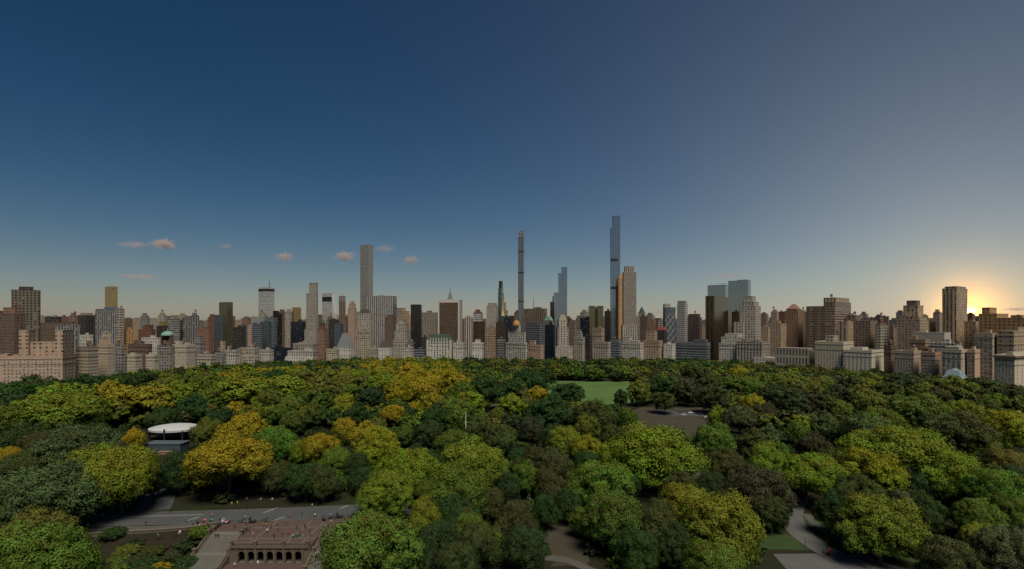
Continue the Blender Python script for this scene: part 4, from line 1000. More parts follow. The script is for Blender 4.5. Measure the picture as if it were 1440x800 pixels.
# fillers between the hand-placed crowns
g = random.Random(21)
tries = 0; NMAX = 298
cells = []
Yv = 172.0
while Yv < 640:
    step = 15 + Yv * .012
    Xh = Yv * 1.02
    x = -Xh
    while x < Xh:
        cells.append((x + g.uniform(-.4, .4) * step, Yv + g.uniform(-.4, .4) * step)); x += step
    Yv += step
for (x, y) in cells:
    if len(TREES) >= NMAX: break
    px = F + x / y * F
    if y > front_depth(px) - 30: continue
    W = g.uniform(12, 19) * (1 + (y - 200) * .0006); h = g.uniform(9.5, 13.5)
    if any((t['x'] - x) ** 2 + (t['y'] - y) ** 2 < ((t['W'] + W) * .36) ** 2 for t in TREES): continue
    t = dict(x=x, y=y, W=W, h=h, kind=g.choice(['dome', 'dome', 'spread', 'tall', 'ragged']), label=None, px=px, py=HY + (CAM_H - h) / y * F, wpx=W * F / y, hand=False)
    if not clear_ok(t): continue
    t['c'] = region_colour(px, t['py'], g)
    TREES.append(t)

LAND = [('arched terrace', 385, 772), ('white canopy', 244, 598), ('salmon apartment block', 60, 530), ('green lawn', 830, 551), ('white flagpole', 655, 594), ('parked cars', 972, 582),
        ('red pedicab', 1163, 776), ('arched temple', 397, 508), ('chateau hotel', 618, 492), ('tallest supertall', 866, 470), ('gold striped tower', 1008, 480), ('colonnaded hall', 1118, 505),
        ('pale blue dome', 1343, 526), ('corner cornice block', 1422, 530), ('carriage road', 300, 718), ('dirt clearing', 920, 602), ('stone stairway', 280, 790), ('bottom left corner', 0, 800),
        ('needle supertall', 733, 480), ('bottom centre edge', 720, 800), ('bottom right corner', 1440, 800), ('conical tree pair', 720, 740)]
ORD = ['nearest', 'second nearest', 'third nearest', 'fourth nearest', 'fifth nearest', 'sixth nearest', 'seventh nearest', 'eighth nearest', 'ninth nearest', 'tenth nearest', 'eleventh nearest', 'twelfth nearest', 'thirteenth nearest', 'fourteenth nearest', 'fifteenth nearest', 'sixteenth nearest', 'seventeenth nearest', 'eighteenth nearest']
def label_trees(trees):
    grp = {}
    for t in trees:
        cy = t['py'] + t['wpx'] * .3; cx = t['px']
        ls = LAND if t['kind'] != 'cone' else LAND[:-1]
        best = min(ls, key=lambda l: math.hypot(l[1] - cx, (l[2] - cy) * 1.8))
        dx, dy = cx - best[1], cy - best[2]
        if 'corner' in best[0] and 'cornice' not in best[0] or 'edge' in best[0]: side = 'toward'
        elif abs(dx) > abs(dy) * 1.1: side = 'left of' if dx < 0 else 'right of'
        else: side = 'in front of' if dy > 0 else 'behind'
        grp.setdefault((best[0], side, t['c'], t['kind']), []).append((math.hypot(dx, dy * 1.8), id(t), t))
    for (lm, side, c, kind), lst in grp.items():
        lst.sort(key=lambda q: q[:2])
        for k, (_, _, t) in enumerate(lst):
            nm = '%s %s tree' % (COL[c][2], SHAPE[kind])
            sd = 'closest to' if side == 'toward' else side
            if len(lst) == 1:
                t['label'] = '%s, the only such one %s the %s' % (nm, sd if side != 'toward' else 'near', lm)
            else:
                t['label'] = '%s, %s of such ones %s the %s' % (nm, ORD[min(k, 17)], sd if side != 'toward' else 'in toward', lm)

def build_trees():
    label_trees(TREES)
    for t in TREES:
        t['label'] = t['label'].replace(' of such ones', ' such') if len(t['label'].split()) > 16 else t['label']
    assert len(set(t['label'] for t in TREES)) == len(TREES)
    assert all(len(t['label'].split()) <= 16 for t in TREES)
    for k, t in enumerate(TREES):
        lod = 0 if t['y'] < 290 else (1 if t['y'] < 400 else 2)
        var = k % (4 if lod == 0 else 3)
        kind = t['kind']
        crown, trunk, V, D, NR = proto(kind, lod, var)
        sx, sz = t['W'] / 24.0 * .97, t['h'] / 20.0 * 1.02
        if kind in ('dome', 'spread', 'ragged', 'tall'): sz = t['h'] / 19.0
        rz = g.uniform(0, 6.28)
        c, a, nm = COL[t['c']]
        j = [g.uniform(.85, 1.15) for _ in range(3)]
        name = 'conifer_tree' if kind == 'cone' else 'park_tree'
        root = empty(name, (t['x'], t['y'], terrain(t['x'], t['y'])), rz)
        tag(root, t['label'], 'tree', 'trees of the park')
        cr = link('crown', crown, root); cr.scale = (sx, sx, sz)
        cr.color = (c[0] * j[0], c[1] * j[1], c[2] * j[2], a)
        tk = link('trunk', trunk, root); tk.scale = (max(.7, sx), max(.7, sx), sz)
    # the far part of the park, beyond the individually built trees, reads as one mass
    gg = random.Random(5)
    VV = []; DD = []; TT = []; NN = []
    src = [proto('dome', 3, 0), proto('dome', 3, 1), proto('spread', 3, 0), proto('tall', 3, 1)]
    y = 380.0
    while y < 960:
        step = 15 + y * .003
        x = -y * 1.15
        y += step
        while x < y * 1.15:
            xx = x + gg.uniform(-.45, .45) * step; yy = y - step + gg.uniform(-.45, .45) * step
            x += step
            px = F + xx / yy * F
            lim = front_depth(px) - 14
            if yy > lim: continue
            W = gg.uniform(15, 26); h = gg.uniform(10, 16.5)
            pt = HY + (CAM_H - h) / yy * F
            t = dict(x=xx, y=yy, W=W, h=h, px=px, py=pt, wpx=W * F / yy)
            if any((q['x'] - xx) ** 2 + (q['y'] - yy) ** 2 < ((q['W'] + W) * .33) ** 2 for q in TREES): continue
            # keep hand-placed crowns visible: only stand in front of nothing nearer than 520 m unless low
            if yy < 520 and h > 12: h = gg.uniform(8, 12); t['h'] = h; t['py'] = HY + (CAM_H - h) / yy * F
            if not clear_ok(t): continue
            cname = region_colour(px, pt, gg)
            if pt < 514 and not 500 < px < 650: cname = gg.choice(['DG', 'DO', 'G', 'DG', 'OL'])
            c, a, nm = COL[cname]
            _, _, V, D, NR = gg.choice(src)
            th = gg.uniform(0, 6.28); cs, sn = math.cos(th), math.sin(th)
            sx, sz = W / 24 * 1.05, h / 19
            P = V.reshape(-1, 3)
            Q = np.stack([(P[:, 0] * cs - P[:, 1] * sn) * sx + xx, (P[:, 0] * sn + P[:, 1] * cs) * sx + yy, P[:, 2] * sz], 1).reshape(-1, 4, 3)
            # only a share of the leaves, enlarged, for the farthest
            Nk = np.stack([NR[:, 0] * cs - NR[:, 1] * sn, NR[:, 0] * sn + NR[:, 1] * cs, NR[:, 2]], 1)
            if yy > 650:
                keep = np.arange(len(Q)) % 2 == 0
                cen = Q.mean(1, keepdims=True); Q = (cen + (Q - cen) * 1.35)[keep]; Dk = D[keep]; Nk = Nk[keep]
            else: Dk = D
            VV.append(Q); DD.append(Dk); NN.append(Nk)
            j = [gg.uniform(.85, 1.15) for _ in range(3)]
            TT.append(np.tile(np.array([[c[0] * j[0], c[1] * j[1], c[2] * j[2], a]]), (len(Q), 1)))
    me = quads_mesh('far_woods', np.concatenate(VV), np.concatenate(DD), LEAF_WOOD, np.concatenate(TT), np.concatenate(NN))
    o = link('far_woods', me)
    tag(o, 'far mass of park treetops running up to the foot of the skyline', 'woods', kind='stuff')
    print('trees', len(TREES), 'far crowns', len(VV), 'quads', sum(map(len, VV)))

def build_undergrowth():
    """low bushes and saplings that close the ground between the trunks: nobody could count them"""
    gg = random.Random(77); VV = []; DD = []; TT = []; NN = []
    src = [proto('dome', 3, 0), proto('dome', 3, 1)]
    pts = []
    y = 168.0
    while y < 470:
        x = -y * 1.04
        while x < y * 1.04:
            pts.append((x + gg.uniform(-4, 4), y + gg.uniform(-4, 4))); x += 8.5 + y * .012
        y += 8.0 + y * .012
    for (x, y) in pts:
        px = F + x / y * F
        if y > front_depth(px) - 40: continue
        bank = x < -117 and y < 191 and y > 150
        h = gg.uniform(1.6, 3.8); W = gg.uniform(6, 11)
        t = dict(x=x, y=y, px=px, py=HY + (CAM_H - h) * F / y, wpx=W * F / y)
        if not bank and not clear_ok(t): continue
        if -125 < x < -55 and 160 < y < 232 and not bank: continue
        ry = 211 + (x + 110) * .115         # the drive and its verge stay clear
        if abs(y - ry) < 12 and x < 130: continue
        if bank and gg.random() < .25: continue
        c, a, nm = COL[gg.choice(['DG', 'DO', 'DG', 'G', 'BR'])]
        _, _, V, D, NR = gg.choice(src)
        th = gg.uniform(0, 6.28); cs, sn = math.cos(th), math.sin(th); sx, sz = W / 24, h / 15
        keep = np.arange(len(V)) % 3 == 0
        P = V[keep].reshape(-1, 3)
        z0 = terrain(x, y) - h * .25
        Q = np.stack([(P[:, 0] * cs - P[:, 1] * sn) * sx + x, (P[:, 0] * sn + P[:, 1] * cs) * sx + y, P[:, 2] * sz + z0], 1).reshape(-1, 4, 3)
        cen = Q.mean(1, keepdims=True); Q = cen + (Q - cen) * 1.5
        VV.append(Q); DD.append(D[keep] * np.array([1, .3, 1])); n = len(Q)
        NN.append(np.stack([NR[keep][:, 0] * cs - NR[keep][:, 1] * sn, NR[keep][:, 0] * sn + NR[keep][:, 1] * cs, NR[keep][:, 2]], 1))
        j = gg.uniform(.7, 1.1)
        TT.append(np.tile(np.array([[c[0] * j, c[1] * j, c[2] * j, 0]]), (n, 1)))
    me = quads_mesh('undergrowth', np.concatenate(VV), np.concatenate(DD), LEAF_WOOD, np.concatenate(TT), np.concatenate(NN))
    tag(link('undergrowth', me), 'dark low undergrowth filling the ground between the park trees', 'undergrowth', kind='stuff')
# ================================================================= GROUND
TX0, TX1 = -114.6, -64.2      # terrace width
def terrain(x, y):
    """ground height: the lower terrace and the bank in front of it lie six metres down"""
    if y > 205: return 0.0
    def sm(t): t = max(0, min(1, t)); return t * t * (3 - 2 * t)
    # left bank slopes gently, terrace zone steps (hidden under stairs and arcade)
    if x < TX0:
        k = sm((196 - y) / 22) * sm((x + 185) / 30)
        return -6.3 * k
    if x <= TX1:
        return -6.3 if y < 201 else 0.0
    k = sm((196 - y) / 18) * sm((-38 - x) / 26)
    return -6.3 * k

def build_ground():
    xs = sorted(set([-30000, -12000, -6000, -3000, -1500, -800, -500, -350, -260] + list(np.arange(-200, -115, 4)) + [TX0 - .25, TX0] + list(np.arange(-112, -66, 4)) + [TX1, TX1 + .25] + list(np.arange(-64, -20, 4)) + [0, 60, 150, 300, 500, 800, 1500, 3000, 6000, 12000, 30000]))
    ys = sorted(set([-6000, -2000, -600, -200, 0, 60, 110] + list(np.arange(130, 200, 3)) + [200.9, 201.1, 206, 240, 300, 400, 600, 900, 1200, 1700, 2500, 5000, 12000, 30000]))
    v = [(x, y, terrain(x, y)) for y in ys for x in xs]
    nx = len(xs)
    f = [(j * nx + i, j * nx + i + 1, (j + 1) * nx + i + 1, (j + 1) * nx + i) for j in range(len(ys) - 1) for i in range(nx - 1)]
    me = bpy.data.meshes.new('ground'); me.from_pydata(v, [], f)
    m, nt, b, out = nodes_of('park_soil_and_grass')
    tc = N(nt, 'ShaderNodeTexCoord')
    n1 = N(nt, 'ShaderNodeTexNoise'); n1.inputs['Scale'].default_value = .03; n1.inputs['Detail'].default_value = 6
    n2 = N(nt, 'ShaderNodeTexNoise'); n2.inputs['Scale'].default_value = .8; n2.inputs['Detail'].default_value = 5
    nt.links.new(tc.outputs['Object'], n1.inputs['Vector']); nt.links.new(tc.outputs['Object'], n2.inputs['Vector'])
    ramp = M(nt, 'MULTIPLY_ADD', n1.outputs['Fac'], 4.0, -1.6, clamp=True)
    c = mixc(nt, ramp, (.021, .018, .013), (.016, .025, .010))
    c = mixc(nt, 1.0, c, M(nt, 'MULTIPLY_ADD', n2.outputs['Fac'], 1.1, .45), 'MULTIPLY')
    nt.links.new(c, b.inputs['Base Color']); b.inputs['Roughness'].default_value = .95; b.inputs['Specular IOR Level'].default_value = .1
    me.materials.append(m)
    tag(link('ground', me), 'dark leaf-strewn park soil and thin grass under the trees', 'ground', kind='structure')

def sheet(name, poly, z, mat, label, cat, kind='structure', sub=1):
    if name in ('dirt_clearing', 'lawn', 'grass_verge'):      # worn, uneven edge
        rj = random.Random(label); q = []
        for i in range(len(poly)):
            a, c = Vector(poly[i][:2]), Vector(poly[(i + 1) % len(poly)][:2])
            n = max(2, int((c - a).length / (3 if name != 'lawn' else 9)))
            amp = .5 if name == 'grass_verge' else (1.3 if name == 'dirt_clearing' else 3.0)
            for k in range(n): q.append(a.lerp(c, k / n) + Vector((rj.uniform(-amp, amp), rj.uniform(-amp, amp))))
        poly = q
    b = MB(); b.face([(p[0], p[1], z) for p in poly])
    o = b.build(name, mat); tag(o, label, cat, kind=kind)
    return o

def ribbon_pts(pts, w0, w1=None):
    """centre points -> left and right borders"""
    w1 = w0 if w1 is None else w1
    Lp, Rp = [], []
    n = len(pts)
    for i, p in enumerate(pts):
        a = Vector(pts[max(0, i - 1)]); c = Vector(pts[min(n - 1, i + 1)])
        d = (c - a).normalized(); nn = Vector((-d.y, d.x)); w = (w0 + (w1 - w0) * i / (n - 1)) / 2
        q = Vector(p); Lp.append(q + nn * w); Rp.append(q - nn * w)
    return Lp, Rp

def smooth_line(pts, k=6):
    out = []
    P = [pts[0]] + list(pts) + [pts[-1]]
    for i in range(1, len(P) - 2):
        p0, p1, p2, p3 = [Vector((q[0], q[1])) for q in P[i - 1:i + 3]]
        for s in range(k):
            t = s / k
            out.append(.5 * ((2 * p1) + (p2 - p0) * t + (2 * p0 - 5 * p1 + 4 * p2 - p3) * t * t + (3 * p1 - p0 - 3 * p2 + p3) * t ** 3))
    out.append(Vector((pts[-1][0], pts[-1][1])))
    return out

def path(name, pts, w0, w1, z, mat, label, cat='path', kerb=True, kerb_mat=None):
    line = smooth_line(pts)
    L, Rr = ribbon_pts(line, w0, w1)
    b = MB()
    for i in range(len(line) - 1):
        b.face([(*Rr[i], z), (*Rr[i + 1], z), (*L[i + 1], z), (*L[i], z)])
    o = b.build(name, mat); tag(o, label, cat, kind='structure')
    if kerb:
        b = MB()
        for S, sg in ((L, 1), (Rr, -1)):
            for i in range(len(line) - 1):
                d = (line[i + 1] - line[i]).normalized(); nn = Vector((-d.y, d.x)) * sg * .22
                a, c = S[i], S[i + 1]; a2, c2 = a + nn, c + nn
                P = [a, c, c2, a2]
                if sg < 0: P = P[::-1]
                b.face([(*p, z + .13) for p in reversed(P)]); b.face([(*a, -.05), (*c, -.05), (*c, z + .13), (*a, z + .13)]); b.face([(*a2, z + .13), (*c2, z + .13), (*c2, -.05), (*a2, -.05)])
        k = b.build('kerb', kerb_mat or noisy('kerb_stone', (.10, .097, .09), .25, .5)); tag(k, 'low stone kerb lining the ' + label, 'kerb', kind='structure')
    return o

ASPH = noisy('asphalt', (.054, .060, .067), .25, .15, .9, bump=.05)
DRIVE = noisy('worn_asphalt', (.078, .083, .088), .25, .15, .9, bump=.05)
PAVE = noisy('pale_pavement', (.07, .069, .066), .3, .15, .9)
DIRT = noisy('bare_earth', (.042, .038, .027), .35, .12, .95)
LAWN = noisy('mown_lawn', (.062, .118, .030), .45, .02, .9, detail=8)
GRASS = noisy('grass_verge', (.024, .046, .014), .3, .2, .95)
BRICK = noisy('red_brick_paving', (.074, .050, .045), .22, .5, .9)
PALE = noisy('pale_stone_paving', (.12, .11, .10), .2, .6, .9)
BROWNSTONE = noisy('sandstone', (.105, .088, .067), .3, .6, .9)
GRANITE = noisy('granite_steps', (.115, .112, .104), .25, .8, .9)
LINE = noisy('road_paint', (.32, .32, .31), .15, .5, .7)

def build_places():
    # the drive behind the terrace
    pts = [(-420, 150), (-300, 188), (-230, 202), (-168, 207), (-110, 211.5), (-66, 217), (-20, 225), (40, 240), (120, 250)]
    path('road', pts, 14, 14, .03, ASPH, 'grey asphalt drive crossing behind the terrace', 'road')
    b = MB()
    for k in range(2):
        line = smooth_line([(-300, 190.6 + 0), (-230, 204.6), (-168, 209.6), (-128, 212.6)])
        if k: break
        for i in range(len(line) - 1):
            d = (line[i + 1] - line[i]).normalized(); nn = Vector((-d.y, d.x)) * .16
            a, c = line[i], line[i + 1]
            b.face([(*(a - nn), .034), (*(c - nn), .034), (*(c + nn), .034), (*(a + nn), .034)])
    for (x, y, dx, dy) in ((-104.5, 214.5, 3.2, 6), (-74, 219.5, 2.6, 4.2), (-131, 206, 2.4, 4), (-96, 206.5, 2.4, 3.6)):
        b.face([(x, y, .034), (x + .5, y, .034), (x + dx + .5, y + dy, .034), (x + dx, y + dy, .034)])
    o = b.build('road_markings', LINE); tag(o, 'white painted lines on the asphalt drive', 'road marking', kind='structure')
    # branch running back beside the stage
    path('path', [(-152, 216.2), (-160, 232), (-172, 255), (-186, 282), (-196, 306)], 13, 9, .026, ASPH, 'asphalt branch running back from the drive to the stage', 'path')
    # left footway below the drive
    path('footpath', [(-190, 190), (-160, 197.2), (-138, 198.6), (-118, 203.2)], 5, 5, .022, PAVE, 'pale footway between the drive and the retaining wall', 'path', kerb=False)
    # big lawn, bare earth, paths
    sheet('lawn', [(48, 500), (112, 498), (150, 560), (158, 690), (50, 690), (40, 580)], .03, LAWN, 'smooth bright green lawn between dark trees', 'lawn')
    sheet('dirt_clearing', [(72, 345), (118, 340), (150, 400), (176, 440), (180, 478), (120, 480), (96, 440)], .02, DIRT, 'brown bare earth clearing left of the parked cars', 'ground')
    path('parking_lane', [(126, 452), (150, 446), (176, 440), (196, 430)], 22, 18, .034, ASPH, 'asphalt lane where the cars are parked', 'road')
    path('path', [(-22, 470), (-12, 520), (-14, 590), (-6, 680)], 9, 9, .024, PAVE, 'pale walk glimpsed between trees left of centre', 'path', kerb=False)
    sheet('paved_patch', [(94, 262), (110, 262), (112, 276), (96, 276)], .024, PAVE, 'small grey paved patch glimpsed right of the big yellow-green tree', 'paving')
    # right drive
    P = [ground_pt(*q) for q in ((1120, 700), (1112, 722), (1122, 745), (1148, 766), (1190, 790), (1240, 815))]
    path('path', [P[0], P[1], P[2], P[3], P[4], P[5], (170, 138)], 8.5, 8.5, .03, DRIVE, 'curving grey drive coming down past the red pedicab', 'road')
    sheet('forecourt', [(88, 158), (90, 176.5), (108, 177), (118, 176), (136, 158), (140, 130), (80, 130)], .024, DRIVE, 'wide asphalt turning place at the lower right', 'road')
    sheet('grass_verge', [(88, 180), (109, 179.5), (104, 192), (103, 206), (84, 206)], .018, GRASS, 'dark grass verge left of the curving drive', 'grass')
    sheet('grass_verge', [(115, 205), (118, 193), (132, 172), (148, 158), (156, 164), (140, 180), (126, 200), (121, 212)], .018, GRASS, 'dark grass strip right of the curving drive', 'grass')
    path('footpath', [ground_pt(*q) for q in ((1135, 722), (1150, 740), (1175, 756), (1208, 776), (1250, 800))], 3.4, 3.4, .026, PAVE, 'narrow pale footpath above the grass strip', 'path', kerb=False)
    # lower centre
    sheet('dirt_clearing', [(13, 168), (25, 168), (29, 196), (24, 212), (14, 212), (13, 190)], .02, DIRT, 'bare earth between the conical trees and the green tree', 'ground')
    path('path', [ground_pt(*q) for q in ((740, 782), (770, 784), (800, 788), (840, 806))], 3.2, 3.2, .026, PAVE, 'grey path end at the bottom centre', 'path')

def arc_wall(b, x0, x1, n, y, zb, zspring, ztop, pier, thick, m=0):
    """wall with n round arches, front at y, running along +x"""
    bay = (x1 - x0) / n
    seg = 10
    for k in range(n):
        a0 = x0 + k * bay; a1 = a0 + bay
        o0, o1 = a0 + pier / 2, a1 - pier / 2
        cx = (o0 + o1) / 2; r = (o1 - o0) / 2
        for yy, flip in ((y, False), (y + thick, True)):
            q = [[(a0, yy, zb), (o0, yy, zb), (o0, yy, zspring), (a0, yy, zspring)], [(o1, yy, zb), (a1, yy, zb), (a1, yy, zspring), (o1, yy, zspring)]]
            q.append([(a0, yy, zspring), (o0, yy, zspring), (o0, yy, ztop), (a0, yy, ztop)]); q.append([(o1, yy, zspring), (a1, yy, zspring), (a1, yy, ztop), (o1, yy, ztop)])
            for s in range(seg):
                t0 = math.pi * (1 - s / seg); t1 = math.pi * (1 - (s + 1) / seg)
                p0 = (cx + r * math.cos(t0), zspring + r * math.sin(t0)); p1 = (cx + r * math.cos(t1), zspring + r * math.sin(t1))
                q.append([(p0[0], yy, p0[1]), (p1[0], yy, p1[1]), (p1[0], yy, ztop), (p0[0], yy, ztop)])
                if not flip: q.append([(p0[0], y, p0[1]), (p0[0], y + thick, p0[1]), (p1[0], y + thick, p1[1]), (p1[0], y, p1[1])])
            for f in q: b.face(f[::-1] if flip else f, None, m)
        b.face([(o0, y, zb), (o0, y + thick, zb), (o0, y + thick, zspring), (o0, y, zspring)], None, m)
        b.face([(o1, y + thick, zb), (o1, y, zb), (o1, y, zspring), (o1, y + thick, zspring)], None, m)
    b.face([(x0, y, ztop), (x1, y, ztop), (x1, y + thick, ztop), (x0, y + thick, ztop)], None, m)

def balustrade(parent, p, q, mat, h=1.05, step=1.0, name='balustrade'):
    p = Vector(p); q = Vector(q); d = q - p; L = math.hypot(d.x, d.y); u = Vector((d.x / L, d.y / L)); nn = Vector((-u.y, u.x))
    b = MB()
    def slab(w, za, zb_):
        c = [(p.x + nn.x * w, p.y + nn.y * w), (p.x - nn.x * w, p.y - nn.y * w), (q.x - nn.x * w, q.y - nn.y * w), (q.x + nn.x * w, q.y + nn.y * w)]
        z = [p.z, p.z, q.z, q.z]
        lo = [(c[k][0], c[k][1], z[k] + za) for k in range(4)]; hi = [(c[k][0], c[k][1], z[k] + zb_) for k in range(4)]
        b.face(hi); b.face(lo[::-1])
        for k in range(4): b.face([lo[k], lo[(k + 1) % 4], hi[(k + 1) % 4], hi[k]])
    slab(.26, -.1, .2); slab(.26, h - .2, h)
    n = max(2, int(L / step))
    for k in range(n):
        t = (k + .5) / n; c = p.lerp(q, t)
        b.tube((c.x, c.y, c.z + .2), (c.x, c.y, c.z + h - .2), .16, .16, 5)
    o = b.build(name, mat, parent)
    return o

def pier_post(parent, x, y, z0, z1, w, mat, cap=True):
    b = MB(); b.box(x - w, x + w, y - w, y + w, z0, z1, bottom=True)
    if cap:
        b.box(x - w - .15, x + w + .15, y - w - .15, y + w + .15, z1, z1 + .25, bottom=True)
        b.cyl(x, y, w * .8, .05, z1 + .25, z1 + .9, 8, cap=False)
    return b.build('pier', mat, parent)

def build_terrace():
    # upper plaza
    zt = .012
    sheet('terrace_plaza', [(TX0 + .6, 202.6), (TX0 + .6, 195.3), (-101.0, 195.3), (-101.0, 183.9), (-72.2, 183.9), (-72.2, 196.5), (TX1 - .3, 196.5), (-64.6, 209.0), (-100, 205.4), (TX0, 203.8)], .02, BRICK, 'red brick upper plaza of the terrace', 'plaza')
    b = MB()
    z = .026
    for y0 in (188.6, 199.0): b.face([(-100.6, y0, z), (-72.6, y0 + .8, z), (-72.6, y0 + 1.3, z), (-100.6, y0 + .5, z)])
    for x0 in (-95.5, -82, -76.5): b.face([(x0, 184.6, z), (x0 + .5, 184.6, z), (x0 + 1.6, 204.5 - (x0 + 97) * -.13, z), (x0 + 1.1, 204.5 - (x0 + 97) * -.13, z)])
    cx, cy = -80.5, 191.4
    n = 20
    ring = lambda r: [(cx + r * math.cos(2 * math.pi * k / n), cy + r * .95 * math.sin(2 * math.pi * k / n)) for k in range(n)]
    o_, i_ = ring(2.5), ring(2.0)
    for k in range(n): b.face([(*i_[k], z + .004), (*o_[k], z + .004), (*o_[(k + 1) % n], z + .004), (*i_[(k + 1) % n], z + .004)])
    o = b.build('plaza_bands', PALE); tag(o, 'pale stone bands and ring set in the red brick plaza', 'paving', kind='structure')
    sheet('planting_disc', i_, .03, GRASS, 'round grey-green disc in the pale ring', 'paving')
    sheet('lower_plaza', [(-118, 120), (-60, 120), (-60, 182.9), (-118, 182.9)], -6.25, BRICK, 'red brick lower plaza in front of the arches', 'plaza')
    # arcade
    root = empty('terrace_arcade', (0, 0, 0)); tag(root, 'sandstone arcade of seven dark arches under the upper plaza', 'arcade')
    x0, x1, y = -98.4, -74.8, 183.0
    b = MB(); arc_wall(b, x0, x1, 7, y, -6.3, -3.2, -.75, 1.0, .9); b.build('arch_wall', BROWNSTONE, root)
    b = MB(); b.box(x0 - 2.2, x1 + 2.2, y - .5, y + 1.2, -.72, -.2, bottom=True); b.box(x0 - 2.2, x1 + 2.2, y - .25, y + 1.0, -.2, .0, bottom=True); b.build('cornice', BROWNSTONE, root)
    b = MB(); b.face([(x0, 200, -6.3), (x1, 200, -6.3), (x1, 200, -.3), (x0, 200, -.3)]); b.face([(x0, y, -.3), (x0, 200, -.3), (x1, 200, -.3), (x1, y, -.3)])
    b.face([(x0, y + .9, -6.3), (x0, 200, -6.3), (x0, 200, -.3), (x0, y + .9, -.3)]); b.face([(x1, y + .9, -6.3), (x1, y + .9, -.3), (x1, 200, -.3), (x1, 200, -6.3)])
    b.face([(x0, y, -6.22), (x1, y, -6.22), (x1, 200, -6.22), (x0, 200, -6.22)])
    b.build('inner_hall', noisy('dim_tiles', (.10, .085, .07), .3, .6), root)
    bay = (x1 - x0) / 7
    for k in range(8):
        xx = x0 + k * bay
        b = MB(); b.box(xx - .35, xx + .35, y - .28, y - .003, -6.3, -.72, bottom=True); b.build('pilaster', BROWNSTONE, root)
    xs = [x0 - 1.8, x0 + bay * 2, x0 + bay * 5, x1 + 1.8]
    for a, c in zip(xs, xs[1:]): balustrade(root, (a + .5, y, 0), (c - .5, y, 0), BROWNSTONE, 1.1, .9)
    for xx in xs: pier_post(root, xx, y, -.1, 1.5, .48, BROWNSTONE)
    b = MB(); b.box(x0 - 2.6, x0, y - .02, y + 6, -6.3, -.2); b.build('end_wall', BROWNSTONE, root)
    b = MB(); b.box(x1, x1 + 2.6, y - .02, y + 6, -6.3, -.2); b.build('end_wall', BROWNSTONE, root)
    # stairs
    for nm, xa, xb, ya, lab in (('l', -113.4, -102.2, 192.4, 'broad stone staircase going down on the left of the arches'), ('r', -71.2, -64.8, 193.6, 'broad stone staircase going down on the right of the arches')):
        root = empty('stone_staircase', (xa, ya, 0)); tag(root, lab, 'staircase')
        w = xb - xa
        b = MB(); n = 36; dz = 6.25 / n; yy = 0; z = 0
        land = n // 2
        b.box(0, w, 0, 3.0, -6.3, .024)
        for k in range(n):
            z1 = -dz * (k + 1)
            run = .40 if k != land else 2.6
            b.box(0, w, yy - run, yy, -6.6, z1); yy -= run
        b.build('steps', GRANITE, root)
        sl = yy
        for side, xx in (('a', -.55), ('b', w + .55)):
            b = MB()
            P0 = [(xx - .5, 3.0), (xx + .5, 3.0)]
            zs = [(3.0, .35), (0, .35), (sl * .46, -3.1), (sl * .58, -3.1), (sl, -6.0)]
            for (ya_, za_), (yb_, zb_) in zip(zs, zs[1:]):
                A = [(xx - .5, ya_, za_), (xx + .5, ya_, za_), (xx + .5, yb_, zb_), (xx - .5, yb_, zb_)]
                b.face(A[::-1]); b.face([(xx - .5, ya_, -7), (xx - .5, ya_, za_), (xx - .5, yb_, zb_), (xx - .5, yb_, -7)]); b.face([(xx + .5, ya_, za_), (xx + .5, ya_, -7), (xx + .5, yb_, -7), (xx + .5, yb_, zb_)])
            b.face([(xx + .5, 3, -7), (xx - .5, 3, -7), (xx - .5, 3, .35), (xx + .5, 3, .35)][::-1])
            b.face([(xx - .5, sl, -7), (xx + .5, sl, -7), (xx + .5, sl, -6), (xx - .5, sl, -6)])
            b.build('side_wall', BROWNSTONE, root)
            balustrade(root, (xx, 2.6, .35), (xx, .2, .35), BROWNSTONE, .9, .8)
            balustrade(root, (xx, -.4, .1), (xx, sl * .45, -3.0), BROWNSTONE, .9, .8)
            balustrade(root, (xx, sl * .6, -3.2), (xx, sl * .97, -5.8), BROWNSTONE, .9, .8)
            for yp, zp in ((2.8, .3), (0, .3), (sl * .52, -3.1), (sl, -6.0)): pier_post(root, xx, yp, zp - .6, zp + 1.45, .55, BROWNSTONE)
    # retaining wall to the left
    root = empty('retaining_wall', (-116, 201, 0)); tag(root, 'long low stone wall bending left from the staircase', 'wall')
    line = [(-.4, 1.2), (-9, -3.6), (-22, -6.2), (-38, -8.4), (-56, -14)]
    b = MB()
    for (xa, ya), (xb, yb) in zip(line, line[1:]):
        d = Vector((xb - xa, yb - ya)).normalized(); nn = Vector((-d.y, d.x)) * .35
        q = [(xa + nn.x, ya + nn.y), (xb + nn.x, yb + nn.y), (xb - nn.x, yb - nn.y), (xa - nn.x, ya - nn.y)]
        b.prism(q, -5, .85); 
    b.build('wall', BROWNSTONE, root)
    b = MB()
    for (xa, ya), (xb, yb) in zip(line, line[1:]):
        d = Vector((xb - xa, yb - ya)).normalized(); nn = Vector((-d.y, d.x)) * .5
        b.prism([(xa + nn.x, ya + nn.y), (xb + nn.x, yb + nn.y), (xb - nn.x, yb - nn.y), (xa - nn.x, ya - nn.y)], .85, 1.05, bottom=True)
    b.build('coping', PALE, root)
# ================================================================= SMALL THINGS
PAINT = tinted('vehicle_paint', .05, .35)
CLOTH = tinted('cloth', .12, .85)
SKIN = noisy('skin', (.34, .21, .15), .1, 3)
RUBBER = noisy('rubber', (.02, .02, .02), .1, 3)
HORSE = tinted('horse_coat', .15, .6)

